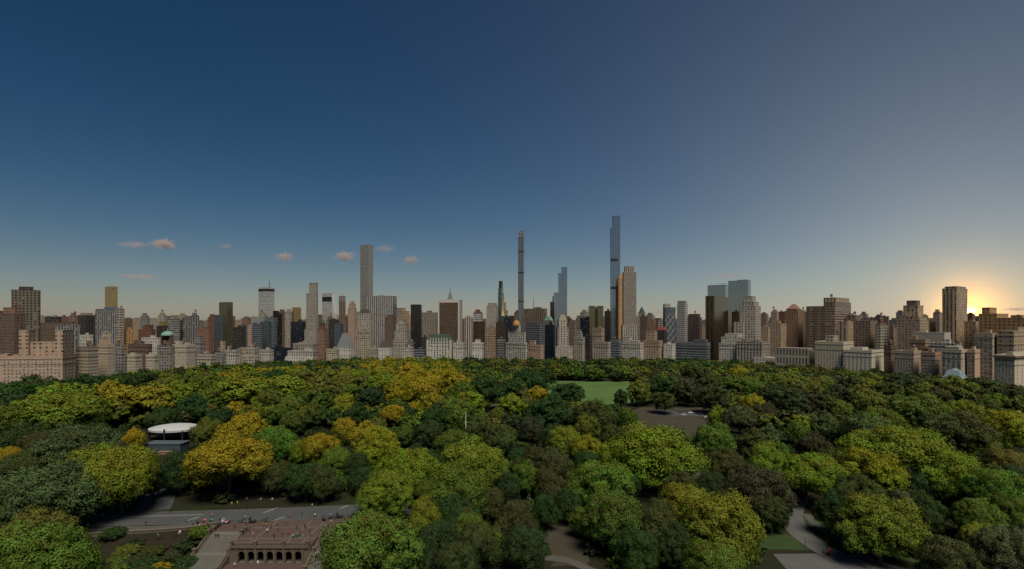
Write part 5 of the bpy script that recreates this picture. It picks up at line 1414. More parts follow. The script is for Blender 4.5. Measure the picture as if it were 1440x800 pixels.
def skin_mesh(name, verts, edges, radii, mat, sub=1, root=0):
    me = bpy.data.meshes.new('tmp'); me.from_pydata(verts, edges, []); 
    o = bpy.data.objects.new('tmp', me); col.objects.link(o)
    o.modifiers.new('s', 'SKIN')
    sv = me.skin_vertices[0].data
    for k, r in enumerate(radii):
        sv[k].radius = (r, r) if not isinstance(r, tuple) else r
    sv[root].use_root = True
    sb = o.modifiers.new('d', 'SUBSURF'); sb.levels = sub; sb.render_levels = sub
    dg = bpy.context.evaluated_depsgraph_get(); dg.update()
    res = bpy.data.meshes.new_from_object(o.evaluated_get(dg))
    res.name = name
    bpy.data.objects.remove(o); bpy.data.meshes.remove(me)
    res.materials.clear()
    for x in (mat if isinstance(mat, list) else [mat]): res.materials.append(x)
    for p in res.polygons: p.use_smooth = True
    return res

def make_person(pose):
    """continuous body with five-fingered hands; jacket, trousers and hair are separate shells worn by it"""
    V = []; E = []; Rr = []
    def v(x, y, z, r): V.append((x, y, z)); Rr.append(r); return len(V) - 1
    def e(*a):
        for p, q in zip(a, a[1:]): E.append((p, q))
    sit = pose == 'sit'
    hip = .95 if not sit else .55
    pel = v(0, 0, hip, (.15, .11)); wa = v(0, 0, hip + .18, (.135, .10)); ch = v(0, .01, hip + .40, (.17, .115)); nk = v(0, 0, hip + .55, .06); h1 = v(0, -.015, hip + .66, (.075, .09)); h2 = v(0, -.01, hip + .77, (.07, .085))
    e(pel, wa, ch, nk, h1, h2)
    hands = []
    for s in (-1, 1):
        sh = v(s * .19, 0, hip + .46, .065)
        if pose == 'walk': el = v(s * .23, .12 * s, hip + .19, .045); wr = v(s * .22, .12 * s - .14, hip - .02, .032)
        elif sit: el = v(s * .24, -.06, hip + .20, .045); wr = v(s * .18, -.28, hip + .12, .032)
        else: el = v(s * .25, .02, hip + .18, .045); wr = v(s * .26, -.05, hip - .06, .032)
        pa = v(V[wr][0], V[wr][1] - .02, V[wr][2] - (.09 if not sit else .02) , (.04, .02)); e(ch, sh, el, wr, pa); hands.append((pa, s))
        st = .22 * s if pose == 'walk' else 0
        th = v(s * .095, 0, hip - .06, .085)
        if sit: kn = v(s * .11, -.42, hip - .03, .06); an = v(s * .11, -.44, .09, .042); ft = v(s * .11, -.62, .04, .04)
        else: kn = v(s * .10, -.03 - st * .55, hip * .53, .06); an = v(s * .10, .02 - st * 1.0 * 1, .09, .042); ft = v(s * .11, -.17 - st, .04, .04)
        e(pel, th, kn, an, ft)
    for pa, s in hands:
        x, y, z = V[pa]
        for k in range(4): 
            t = v(x + (k - 1.5) * .022, y - .01, z - .05 - .012 * (k in (1, 2)), .009); t2 = v(x + (k - 1.5) * .023, y - .03, z - .09 - .012 * (k in (1, 2)), .008); e(pa, t, t2)
        t = v(x - s * .045, y - .03, z - .02, .010); t2 = v(x - s * .055, y - .05, z - .05, .009); e(pa, t, t2)
    body = skin_mesh('person', V, E, Rr, SKIN, 1)
    def cut(name, pred, off, mat):
        bm = bmesh.new(); bm.from_mesh(body); bm.normal_update()
        bmesh.ops.delete(bm, geom=[f for f in bm.faces if not pred(f.calc_center_median())], context='FACES')
        for q in bm.verts: q.co += q.normal * off
        me = bpy.data.meshes.new(name); bm.to_mesh(me); bm.free()
        me.materials.clear(); me.materials.append(mat)
        for f in me.polygons: f.use_smooth = True
        return me
    handz = hip - .06
    jacket = cut('jacket', lambda c: hip - .02 < c.z < hip + .535 and not (abs(c.x) > .12 and c.z < hip - .02) or (abs(c.x) > .19 and c.z > handz + .02 and c.z < hip + .5 and not (sit and c.y < -.28)), .022, CLOTH)
    trous = cut('trousers', lambda c: .09 < c.z <= hip + .02 and abs(c.x) < .2 and not (sit and c.z > hip + .05) and not (c.y < -.52), .018, CLOTH)
    hair = cut('hair', lambda c: c.z > hip + .70 and (c.y > -.045 or c.z > hip + .79), .016, noisy('hair', (.05, .033, .022), .2, 4))
    bm = bmesh.new()
    for sx in (-.028, .028):
        bmesh.ops.create_uvsphere(bm, u_segments=6, v_segments=4, radius=.012, matrix=Matrix.Translation((sx, -.098, hip + .69)))
    bmesh.ops.create_cone(bm, segments=5, radius1=.016, radius2=.003, depth=.04, cap_ends=True, matrix=Matrix.Translation((0, -.108, hip + .655)) @ Matrix.Rotation(R(70), 4, 'X'))
    face = bpy.data.meshes.new('face'); bm.to_mesh(face); bm.free(); face.materials.append(noisy('face_features', (.16, .09, .07), .1, 3))
    return body, jacket, trous, hair, face

PEOPLE = {}
def person(pose, loc, rz, top, legs, label, z=0.0, scale=1.12):
    if pose not in PEOPLE: PEOPLE[pose] = make_person(pose)
    body, jk, tr, hair, face = PEOPLE[pose]
    o = link('person', body, None, (loc[0], loc[1], z), rz); o.scale = (scale,) * 3
    tag(o, label, 'person', 'people on the terrace and drive')
    j = link('jacket', jk, o); j.color = (*top, 1); t = link('trousers', tr, o); t.color = (*legs, 1)
    link('hair', hair, o); link('face', face, o)
    return o

def make_horse():
    V = []; E = []; Rr = []
    def v(x, y, z, r): V.append((x, y, z)); Rr.append(r); return len(V) - 1
    def e(*a):
        for p, q in zip(a, a[1:]): E.append((p, q))
    # facing +x
    ru = v(-.75, 0, 1.28, (.28, .30)); be = v(-.1, 0, 1.18, (.28, .30)); ch = v(.55, 0, 1.2, (.26, .34)); n1 = v(.95, 0, 1.6, (.14, .20)); n2 = v(1.2, 0, 1.98, (.10, .14)); hd = v(1.42, 0, 1.92, (.10, .12)); mz = v(1.72, 0, 1.66, (.065, .07))
    e(ru, be, ch, n1, n2, hd, mz)
    for s in (-1, 1):
        a = v(.58, s * .16, .95, .13); k = v(.60 + .06 * s, s * .16, .56, .07); f = v(.58 + .1 * s, s * .16, .16, .045); h = v(.63 + .1 * s, s * .16, .05, .06); e(ch, a, k, f, h)
        a = v(-.72, s * .17, .95, .17); st = v(-.62, s * .17, .82, .11); k = v(-.95 - .06 * s, s * .17, .56, .065); f = v(-.88 - .1 * s, s * .17, .16, .045); h = v(-.82 - .1 * s, s * .17, .05, .06); e(ru, a, st, k, f, h)
        er = v(1.2, s * .07, 2.12, .03); er2 = v(1.19, s * .08, 2.24, .015); e(n2, er, er2)
    body = skin_mesh('horse', V, E, Rr, HORSE, 1, root=1)
    b = MB(); b.tube((-1.02, 0, 1.36), (-1.18, 0, 1.1), .07, .10, 6); b.tube((-1.18, 0, 1.1), (-1.2, 0, .55), .10, .03, 6)
    tail = b.mesh('tail', noisy('horse_hair', (.02, .016, .013), .2, 3))
    b = MB()
    for k in range(7):
        t = k / 6; x = .78 + .42 * t; z = 1.62 + .48 * t
        b.tube((x, 0, z), (x - .12, .05, z - .16), .05, .03, 5)
    mane = b.mesh('mane', noisy('horse_hair', (.02, .016, .013), .2, 3))
    return body, tail, mane
HORSES = []
def horse(loc, rz, c, label, z=0.03):
    if not HORSES: HORSES.append(make_horse())
    body, tail, mane = HORSES[0]
    o = link('horse', body, None, (loc[0], loc[1], z), rz); o.color = (*c, 1)
    tag(o, label, 'horse', 'carriage horses on the drive')
    link('tail', tail, o); link('mane', mane, o)
    return o

def wheel_mb(r, w, spokes, m_rim=0):
    b = MB(); n = 18
    for k in range(n):
        a0, a1 = 2 * math.pi * k / n, 2 * math.pi * (k + 1) / n
        for (ra, ya, rb, yb) in ((r, -w, r, w), (r * .88, w, r * .88, -w), (r * .88, -w, r, -w), (r, w, r * .88, w)):
            b.face([(ra * math.cos(a0), ya, ra * math.sin(a0)), (rb * math.cos(a0), yb, rb * math.sin(a0)), (rb * math.cos(a1), yb, rb * math.sin(a1)), (ra * math.cos(a1), ya, ra * math.sin(a1))])
    for k in range(spokes):
        a = 2 * math.pi * k / spokes
        b.tube((0, 0, 0), (r * .9 * math.cos(a), 0, r * .9 * math.sin(a)), .028, n=4)
    b.tube((0, -w * 2, 0), (0, w * 2, 0), .08, n=6)
    return b
WHEELS = {}
def wheel(parent, r, x, y, spokes=10, mat=None):
    if (r, spokes) not in WHEELS: WHEELS[(r, spokes)] = wheel_mb(r, .04, spokes).mesh('wheel', mat or RUBBER)
    link('wheel', WHEELS[(r, spokes)], parent, (x, y, r))

def carriage(loc, rz, body_c, seat_c, hood_c, label, z=.03):
    root = empty('horse_carriage', (*loc, z), rz); tag(root, label, 'carriage', 'horse carriages on the drive')
    # facing +x
    b = MB()
    prof = [(-1.15, .95), (-1.05, .62), (-.4, .52), (.35, .52), (.55, .75), (1.0, .80), (1.0, .92), (.45, .95), (.25, .72), (-.35, .72), (-.55, 1.0), (-1.2, 1.25)]
    for s in (-.55, .55): b.face([(x, s, q) for x, q in (prof if s < 0 else prof[::-1])])
    for (a, c) in zip(prof, prof[1:] + prof[:1]): b.face([(a[0], -.55, a[1]), (a[0], .55, a[1]), (c[0], .55, c[1]), (c[0], -.55, c[1])])
    o = b.build('body', PAINT, root); o.color = (*body_c, 1)
    b = MB(); b.box(-.95, -.4, -.5, .5, .98, 1.12, bottom=True); b.box(-1.15, -.98, -.5, .5, 1.1, 1.6, bottom=True)
    o = b.build('seat', CLOTH, root); o.color = (*seat_c, 1)
    b = MB(); b.box(.75, 1.15, -.45, .45, 1.15, 1.28, bottom=True); b.box(.78, 1.1, -.4, .4, .92, 1.15)
    o = b.build('driver_seat', CLOTH, root); o.color = (*seat_c, 1)
    # folded hood: arched ribs and cover
    b = MB()
    for k in range(6):
        a0, a1 = R(100 + 14 * k), R(100 + 14 * (k + 1))
        P = [(-.75 + .85 * math.cos(a) * 1.0, z_) for a, z_ in ((a0, 1.25 + .95 * math.sin(a0)), (a1, 1.25 + .95 * math.sin(a1)))]
        b.face([(P[0][0], -.6, P[0][1]), (P[0][0], .6, P[0][1]), (P[1][0], .6, P[1][1]), (P[1][0], -.6, P[1][1])])
        for s in (-.6, .6): b.face([(-.75, s, 1.25), (P[0][0], s, P[0][1]), (P[1][0], s, P[1][1])])
    o = b.build('hood', CLOTH, root); o.color = (*hood_c, 1)
    for s in (-.68, .68):
        wheel(root, .58, -.75, s, 12); wheel(root, .42, .75, s, 10)
        b = MB(); b.tube((.8, s * .6, .7), (3.5, s * .62, 1.05), .04, n=5); b.build('shaft', MT['dark_metal'], root)
    b = MB(); b.tube((-.75, -.7, .58), (-.75, .7, .58), .05); b.tube((.75, -.7, .42), (.75, .7, .42), .05); b.build('axle', MT['dark_metal'], root)
    return root

def pedicab(loc, rz, c, hood, label, z=.03, group='pedicabs'):
    root = empty('pedicab', (*loc, z), rz); tag(root, label, 'pedicab', group)
    b = MB(); b.box(-1.2, -.25, -.5, .5, .55, .68, bottom=True); b.box(-1.25, -1.1, -.5, .5, .68, 1.2, bottom=True); b.box(-1.2, -.4, -.55, -.5, .68, .95); b.box(-1.2, -.4, .5, .55, .68, .95); b.box(-.4, .0, -.45, .45, .32, .4, bottom=True)
    o = b.build('cab', PAINT, root); o.color = (*c, 1)
    b = MB(); n = 6
    for k in range(n):
        t0, t1 = k / n, (k + 1) / n
        f = lambda t: (-1.35 + 1.25 * t, 1.95 + .18 * math.sin(math.pi * t))
        a, q = f(t0), f(t1); b.face([(a[0], -.58, a[1]), (q[0], -.58, q[1]), (q[0], .58, q[1]), (a[0], .58, a[1])])
    b.face([(-1.35, -.58, 1.2), (-1.35, .58, 1.2), (-1.35, .58, 1.95), (-1.35, -.58, 1.95)])
    for s in (-.55, .55): b.tube((-1.3, s, .7), (-1.3, s, 1.95), .025); b.tube((-.35, s, .9), (-.2, s, 1.98), .025)
    o = b.build('canopy', CLOTH, root); o.color = (*hood, 1)
    b = MB(); b.tube((-.4, 0, .45), (.35, 0, .5), .04); b.tube((.35, 0, .5), (.35, 0, .95), .035); b.tube((.35, 0, .5), (.95, 0, .9), .035); b.tube((.95, 0, 1.12), (1.1, 0, .35), .03); b.tube((.95, -.3, 1.14), (.95, .3, 1.14), .025); b.box(.22, .5, -.1, .1, .95, 1.02, bottom=True)
    b.build('bicycle_frame', MT['dark_metal'], root)
    wheel(root, .34, 1.12, 0, 12); wheel(root, .34, -.75, -.66, 12); wheel(root, .34, -.75, .66, 12)
    return root

def bicycle(loc, rz, c, label, z=.03):
    root = empty('bicycle', (*loc, z), rz); tag(root, label, 'bicycle')
    b = MB(); b.tube((-.5, 0, .34), (-.1, 0, .3), .02); b.tube((-.1, 0, .3), (-.25, 0, .85), .02); b.tube((-.5, 0, .34), (-.22, 0, .75), .015); b.tube((-.1, 0, .3), (.38, 0, .8), .022); b.tube((-.22, 0, .75), (.36, 0, .84), .02); b.tube((.34, 0, .98), (.52, 0, .34), .02); b.tube((.34, -.25, 1.0), (.34, .25, 1.0), .018)
    o = b.build('frame', PAINT, root); o.color = (*c, 1)
    b = MB(); b.box(-.38, -.12, -.07, .07, .86, .92, bottom=True); b.build('saddle', RUBBER, root)
    wheel(root, .33, -.5, 0, 14); wheel(root, .33, .52, 0, 14)
    return root

CARM = {}
def car(loc, rz, c, label, z=.04):
    root = empty('parked_car', (*loc, z), rz); tag(root, label, 'car', 'cars parked beyond the dirt clearing')
    if not CARM:
        pts = [(-2.25, .35), (-2.3, .75), (-2.1, .95), (-1.5, 1.0), (-1.0, 1.42), (.35, 1.45), (1.05, 1.0), (2.0, .88), (2.28, .68), (2.28, .35)]
        b = MB()
        def wdt(q): return .9 if q < 1.1 else .70
        for s in (-1, 1):
            P = [(x, s * wdt(q), q) for x, q in pts]; b.face(P if s < 0 else P[::-1])
        for a, q in zip(pts, pts[1:] + pts[:1]):
            b.face([(a[0], wdt(a[1]), a[1]), (a[0], -wdt(a[1]), a[1]), (q[0], -wdt(q[1]), q[1]), (q[0], wdt(q[1]), q[1])])
        CARM['body'] = b.mesh('body', PAINT)
        b = MB()
        b.face([(.42, -.66, 1.42), (1.0, -.84, 1.03), (1.0, .84, 1.03), (.42, .66, 1.42)]); b.face([(-1.02, .66, 1.41), (-1.48, .84, 1.02), (-1.48, -.84, 1.02), (-1.02, -.66, 1.41)])
        for p in range(0, len(b.v)): b.v[p] = (b.v[p][0] + (.03 if b.v[p][0] > 0 else -.03), b.v[p][1], b.v[p][2] + .03)
        for s in (-1, 1): b.face([(-1.3, s * .9, 1.06), (.9, s * .9, 1.06), (.33, s * .74, 1.39), (-.98, s * .74, 1.39)])
        CARM['window'] = b.mesh('window', MT['glass_dark'])
        b = MB(); n = 14
        b.cyl(0, 0, .32, .32, -.11, .11, n)
        b.face([(.32 * math.cos(2 * math.pi * k / n), -.32 * math.sin(2 * math.pi * k / n), -.11) for k in range(n)])
        b.v = [(x, q, y) for x, y, q in b.v]
        CARM['wheel'] = b.mesh('wheel', RUBBER)
        b = MB(); b.box(-.05, .05, -.16, .16, -.06, .06, bottom=True); CARM['headlight'] = b.mesh('headlight', MT['white'])
    o = link('body', CARM['body'], root); o.color = (*c, 1)
    link('window', CARM['window'], root)
    for x in (-1.4, 1.4):
        for s in (-.86, .86): link('wheel', CARM['wheel'], root, (x, s, .32))
    for s in (-.62, .62): link('headlight', CARM['headlight'], root, (2.27, s, .68))
    return root

def lamp(loc, label, z=0, h=4.2):
    root = empty('street_lamp', (*loc, z)); tag(root, label, 'lamp', 'park lamp posts')
    b = MB(); b.cyl(0, 0, .2, .14, 0, .7, 8); b.cyl(0, 0, .09, .07, .7, h, 8); b.box(-.35, .35, -.03, .03, h - .5, h - .44, bottom=True); b.build('post', MT['dark_metal'], root)
    b = MB(); b.cyl(0, 0, .16, .26, h, h + .5, 8); b.build('lantern', noisy('lamp_glass', (.4, .38, .33), .1, 2, .3), root)
    b = MB(); b.cyl(0, 0, .3, .04, h + .5, h + .85, 8); b.build('cap', MT['dark_metal'], root)

def bench(loc, rz, label, z=0):
    root = empty('park_bench', (*loc, z), rz); tag(root, label, 'bench', 'benches along the drive')
    b = MB()
    for k in range(4): b.box(-1.2, 1.2, -.22 + k * .12, -.13 + k * .12, .43, .47, bottom=True)
    b.build('seat', noisy('bench_wood', (.12, .085, .055), .3, 2), root)
    b = MB()
    for k in range(3): b.box(-1.2, 1.2, .26, .30, .52 + k * .13, .61 + k * .13, bottom=True)
    b.build('backrest', noisy('bench_wood', (.12, .085, .055), .3, 2), root)
    for x in (-1.0, 0, 1.0):
        b = MB(); b.box(x - .03, x + .03, -.2, .28, .0, .43); b.box(x - .03, x + .03, .27, .32, .43, .92); b.build('leg', MT['dark_metal'], root)

def build_objects():
    # ---- canopy and stage at left
    cx, cy = ground_pt(243, 640)[0] * 1.0, 352.0
    cx = (246 - F) / F * cy
    root = empty('stage_canopy', (cx, cy, 0)); tag(root, 'large white oval canopy roof standing on dark columns', 'canopy')
    zc = top_z(600, cy)
    b = MB(); n = 28; a_, b__ = 16.2, 13
    def ring(k, f, z): t = 2 * math.pi * k / n; return (a_ * f * math.cos(t), b__ * f * math.sin(t), z)
    lev = [(1.0, zc - 1.2), (1.0, zc), (.8, zc + .9), (.5, zc + 1.7), (.2, zc + 2.1), (.01, zc + 2.2)]
    for (f0, z0), (f1, z1) in zip(lev, lev[1:]):
        for k in range(n):
            b.face([ring(k, f0, z0), ring(k + 1, f0, z0), ring(k + 1, f1, z1), ring(k, f1, z1)])
    b.face([ring(k, 1, zc - 1.2) for k in range(n)][::-1])
    b.build('canopy_roof', noisy('white_membrane', (.38, .40, .43), .06, .15, .6), root)
    for dx, dy in ((-15.0, -4), (-13.0, -6.2), (1.5, -13.1), (11, -9.2), (-8, 11), (8, 11)):
        b = MB(); b.tube((dx, dy, 0), (dx, dy, zc + (1.2 if dx == 1.5 else -.6)), .55, n=8); b.build('column', MT['dark_metal'], root)
    b = MB(); b.box(-14, 13, 4, 4.4, 0, 3.4); b.build('back_wall', noisy('tan_panel', (.22, .19, .14), .2, .3), root)
    X0, Y0 = ground_pt(203, 637); X1, _ = ground_pt(253, 637)
    root = empty('stage', ((X0 + X1) / 2, Y0, 0)); tag(root, 'dark blue grey stage box in front of the white canopy', 'stage')
    hw = (X1 - X0) / 2; zt = top_z(623, Y0 + 2)
    b = MB(); b.box(-hw, hw, 0, 9, 0, zt); b.build('skirt', noisy('blue_grey_screen', (.045, .065, .092), .15, .2, .7), root)
    b = MB(); b.box(-hw - .4, hw + .4, -.3, 9.3, zt, zt + .3, bottom=True); b.build('deck', noisy('stage_deck', (.065, .085, .11), .15, .2, .7), root)
    b = MB(); b.box(-1.0, hw - 1.5, -3.0, -.4, 0, 1.6); b.box(-1.2, hw - 1.3, -3.2, -.3, 1.6, 1.75, bottom=True); b.build('front_box', noisy('brown_box', (.20, .13, .11), .2, .4), root)
    bx, by = (322 - F) / F * 395, 395
    root = empty('shelter', (bx, by, 0)); tag(root, 'small blue-roofed shelter behind trees right of the white canopy', 'shelter')
    zr = top_z(590, by)
    b = MB(); b.face([(-8.5, -4, zr - 1.6), (8.5, -4, zr - 1.6), (7.5, 0, zr), (-5.5, 0, zr)]); b.face([(8.5, 4, zr - 1.6), (-8.5, 4, zr - 1.6), (-5.5, 0, zr), (7.5, 0, zr)]); b.face([(-8.5, 4, zr - 1.6), (-8.5, -4, zr - 1.6), (-5.5, 0, zr)]); b.face([(8.5, -4, zr - 1.6), (8.5, 4, zr - 1.6), (7.5, 0, zr)])
    b.build('roof', noisy('blue_roof', (.06, .13, .20), .15, .3, .5), root)
    b = MB(); b.box(-7.8, 7.8, -3.4, 3.4, 0, zr - 1.62); b.build('wall', noisy('shelter_wall', (.16, .18, .19), .2, .3), root)
    # ---- flagpole
    fx, fy = (655 - F) / F * 330.0, 330.0; zt = top_z(579, fy)
    root = empty('flagpole', (fx, fy, 0)); tag(root, 'tall white flagpole standing alone among the dark trees', 'flagpole')
    b = MB(); b.tube((0, 0, .4), (0, 0, zt), .26, .16, 8); b.build('pole', MT['white'], root)
    b = MB(); b.cyl(0, 0, 1.2, 1.0, 0, .5, 10); b.build('base', MT['stone'], root)
    b = MB(); b.cyl(0, 0, .3, .3, zt, zt + .35, 8); b.build('finial', noisy('gilt', (.5, .36, .1), .1, 1, .3, .8), root)
    # ---- parked cars
    cars = [(949, 574.5, 8, (.10, .16, .19), 'blue-grey car at the left end of the parked cars'), (957, 579, 5, (.05, .055, .06), 'dark car in front of the blue-grey one'),
            (961.5, 583.5, 2, (.45, .45, .45), 'small silver car nearest the dirt clearing'), (971.5, 580.5, -8, (.62, .63, .63), 'white car with its roof bright, middle of the parked cars'),
            (967.5, 577.2, 0, (.2, .2, .2), 'grey car behind the bright white one'), (979, 579, -6, (.03, .03, .035), 'black car right of the bright white one'), (984.5, 582.5, -10, (.018, .02, .025), 'long black car by the lane edge'),
            (978.5, 584.3, 0, (.16, .17, .18), 'mid grey car nearest in the second row'), (986.5, 587.5, -12, (.07, .075, .08), 'charcoal car in the nearest row'), (993.5, 586.6, 50, (.66, .66, .65), 'white van-like car at the right end of the parked cars'),
            (989, 577.4, -4, (.30, .31, .32), 'silver car half hidden by trees on the right'), (994.5, 590.5, -10, (.05, .05, .055), 'dark car below the white one on the right')]
    for px, py, a, c, lb in cars: car(ground_pt(px, py), R(a), c, lb)
    car((ground_pt(66, 637)), R(20), (.7, .7, .7), 'white car under the big trees at the far left')
    # ---- terrace drive traffic
    def onroad(px, py): return ground_pt(px, py)
    carriage(onroad(318, 735.5), R(8), (.42, .36, .38), (.30, .06, .08), (.58, .54, .55), 'pale pink and white horse carriage with a raised hood')
    horse(onroad(338.5, 735), R(8), (.05, .034, .026), 'dark bay horse pulling the pale pink carriage')
    carriage(onroad(355.5, 734.5), R(6), (.025, .03, .05), (.04, .04, .06), (.02, .022, .03), 'dark navy horse carriage with its driver in blue')
    horse(onroad(372, 734), R(6), (.03, .024, .02), 'blackish horse pulling the dark navy carriage')
    person('sit', (onroad(359, 734.3)[0], onroad(359, 734.3)[1]), R(96), (.08, .13, .30), (.03, .03, .05), 'driver in a blue coat on the dark navy carriage', z=.8)
    person('sit', (onroad(322.5, 735.3)[0], onroad(322.5, 735.3)[1]), R(98), (.10, .12, .34), (.03, .03, .05), 'driver in blue on the pale pink carriage', z=.8)
    pedicab(onroad(282, 738), R(10), (.025, .025, .03), (.03, .03, .035), 'black pedicab, first of three waiting at the drive')
    pedicab(onroad(290.5, 737), R(12), (.30, .05, .06), (.40, .10, .10), 'pedicab with a red hood between a black and a green one')
    pedicab(onroad(300.5, 736.5), R(8), (.03, .16, .07), (.04, .20, .09), 'green pedicab, right of three waiting at the drive')
    pedicab(onroad(458, 731.5), R(35), (.02, .02, .025), (.025, .025, .03), 'black pedicab turned toward the plaza at the right group')
    pedicab(onroad(467, 728), R(70), (.05, .06, .09), (.10, .11, .13), 'blue-grey pedicab in the right group')
    pedicab(onroad(507, 726.5), R(10), (.03, .20, .14), (.05, .30, .22), 'teal green pedicab half behind the bright tree')
    carriage(onroad(478, 727.5), R(10), (.02, .02, .025), (.05, .02, .02), (.015, .015, .02), 'black horse carriage in the right group near the bright tree')
    horse(onroad(493, 727), R(10), (.04, .028, .02), 'dark horse harnessed at the right group near the bright tree')
    pedicab(ground_pt(1163, 778.5), R(128), (.42, .02, .02), (.50, .025, .025), 'bright red pedicab alone on the curving drive')
    o = bicycle(ground_pt(222, 755), R(15), (.25, .28, .4), 'bicycle ridden along the retaining wall')
    person('sit', ground_pt(221.3, 755), R(105), (.06, .18, .07), (.08, .10, .20), 'cyclist in a green top beside the retaining wall', z=.42)
    bicycle(ground_pt(443, 726), R(70), (.6, .6, .6), 'white bicycle standing on the drive behind the plaza')
    bicycle(ground_pt(250.5, 751.5), R(60), (.55, .55, .56), 'white bicycle parked left of the hedge mound')
    # ---- people: px, py(feet), pose, heading, top colour, legs colour, label
    ppl = [(330, 742, 'stand', 10, (.03, .03, .035), (.03, .03, .04), 'person in black standing left on the upper plaza'),
           (338, 747, 'walk', 120, (.025, .025, .03), (.02, .02, .02), 'person in dark clothes walking by the inner plaza wall'),
           (355.5, 754, 'stand', -30, (.30, .24, .42), (.22, .18, .34), 'person in pale lilac standing above the second arch'),
           (369.5, 740, 'walk', 60, (.45, .10, .03), (.05, .04, .04), 'person in an orange red top at the back of the plaza'),
           (374.5, 741, 'stand', 200, (.20, .15, .05), (.04, .04, .05), 'person in a mustard top near the orange red one'),
           (381.5, 743, 'stand', 40, (.10, .05, .035), (.03, .03, .03), 'person in dark brown standing at the plaza middle back'),
           (385.5, 756, 'stand', 10, (.012, .012, .014), (.012, .012, .014), 'person in black leaning near the balustrade above the arches'),
           (422, 750, 'walk', -70, (.03, .028, .03), (.03, .03, .04), 'person in dark grey right of the stone ring'),
           (429, 742, 'stand', 180, (.02, .02, .022), (.02, .02, .02), 'person in black at the right end of the plaza'),
           (461, 743, 'walk', 30, (.03, .02, .02), (.02, .02, .02), 'person in dark red brown above the right staircase'),
           (298.5, 757.5, 'walk', 170, (.02, .02, .025), (.02, .02, .02), 'left one of two people in black on the left staircase'),
           (303.5, 756.5, 'walk', 175, (.03, .018, .02), (.02, .02, .02), 'right one of two people in black on the left staircase'),
           (188, 752, 'stand', 50, (.05, .045, .04), (.03, .03, .03), 'person in drab grey by the hedge left of the cyclist'),
           (298, 727, 'walk', 80, (.40, .26, .20), (.05, .05, .07), 'person in peach crossing the drive behind the pedicabs'),
           (145, 727, 'walk', -80, (.55, .55, .55), (.10, .10, .13), 'person in white on the far drive between two trunks'),
           (253, 751.5, 'stand', 20, (.58, .57, .55), (.20, .20, .20), 'person in white beside the parked white bicycle'),
           (326, 710.5, 'walk', 20, (.30, .25, .03), (.16, .14, .04), 'left person in yellow at the edge of the grass beyond the drive'),
           (334, 709.5, 'walk', 60, (.30, .26, .03), (.14, .12, .04), 'right person in yellow at the edge of the grass beyond the drive'),
           (443, 727, 'stand', 0, (.40, .40, .42), (.05, .05, .07), 'person in light grey holding the white bicycle'),
           (439, 713, 'walk', 90, (.55, .55, .54), (.08, .08, .1), 'person in white at the far edge of the drive'),
           (471.5, 731, 'stand', 20, (.02, .02, .03), (.02, .02, .02), 'person in black among the right pedicab group'),
           (484, 731, 'stand', -40, (.03, .03, .06), (.02, .02, .03), 'person in dark blue beside the black carriage'),
           (313, 737, 'stand', 10, (.45, .46, .52), (.12, .12, .18), 'person in pale blue in front of the pink carriage'),
           (292, 740, 'stand', 0, (.10, .03, .03), (.03, .03, .03), 'person in dark red beside the red-hooded pedicab')]
    more = [(346, 739, 'black', 'at the back left of the plaza'), (351, 746, 'navy', 'left of the person in lilac'), (362, 748, 'grey', 'right of the person in lilac'), (376, 749, 'white', 'in the plaza centre'),
            (391, 747, 'dark green', 'left of the stone ring'), (397, 755, 'black', 'at the balustrade left of the ring'), (405, 752, 'red', 'just behind the stone ring'), (412, 756.5, 'white', 'at the balustrade right of the ring'),
            (417, 744, 'navy', 'at the far side right of the ring'), (436, 747, 'grey', 'near the inner wall of the right stairs'), (402, 739, 'black', 'at the drive edge behind the ring'), (451, 739, 'navy', 'behind the right staircase'),
            (390, 738.5, 'grey', 'at the kerb behind the plaza'), (271, 741, 'black', 'left of the waiting pedicabs'), (309, 733, 'navy', 'left of the pink carriage'), (345, 730, 'white', 'crossing the drive past the bay horse'),
            (408, 728, 'red', 'walking in the middle of the drive'), (425, 725, 'black', 'walking on the right of the drive'), (262, 733, 'grey', 'walking on the drive left of the pedicabs'), (205, 738, 'black', 'walking on the left of the drive'),
            (466, 736, 'white', 'before the right pedicab group'), (489, 733, 'red', 'beside the horse at the right group'), (281, 742, 'white', 'in front of the black pedicab')]
    cl = {'black': (.018, .018, .02), 'navy': (.03, .04, .10), 'grey': (.16, .16, .17), 'white': (.52, .52, .50), 'dark green': (.03, .07, .04), 'red': (.32, .04, .035)}
    for k, (px, py, cn, wh) in enumerate(more):
        ppl.append((px, py, ('stand', 'walk')[k % 2], k * 67 % 360, cl[cn], ((.02, .02, .03), (.05, .05, .08), (.10, .09, .08))[k % 3], 'person in %s %s' % (cn, wh)))
    for px, py, pose, a, tc, lc, lb in ppl:
        z = .035
        p = ground_pt(px, py, z)
        if 'staircase' in lb and 'above' not in lb: z = -.3; p = ground_pt(px, py, z); p = (p[0], 191.4); z = -.80
        person(pose, p, R(a), tc, lc, lb, z)
    person('walk', (-90.0, 181.4), R(20), (.60, .60, .58), (.25, .25, .24), 'person in white in front of the third arch on the lower plaza', -6.24)
    person('walk', (-97.5, 180.0), R(-20), (.45, .45, .44), (.06, .06, .07), 'person in light grey at the left end of the arches below', -6.24)
    # benches with sitters beyond the drive
    for k, px in enumerate((366, 382, 400, 418, 436, 455, 472)):
        p = ground_pt(px, 703.5 - k * .35)
        bench(p, R(186), ['first', 'second', 'third', 'fourth', 'fifth', 'sixth', 'seventh'][k] + ' bench from the left in the row beyond the drive')
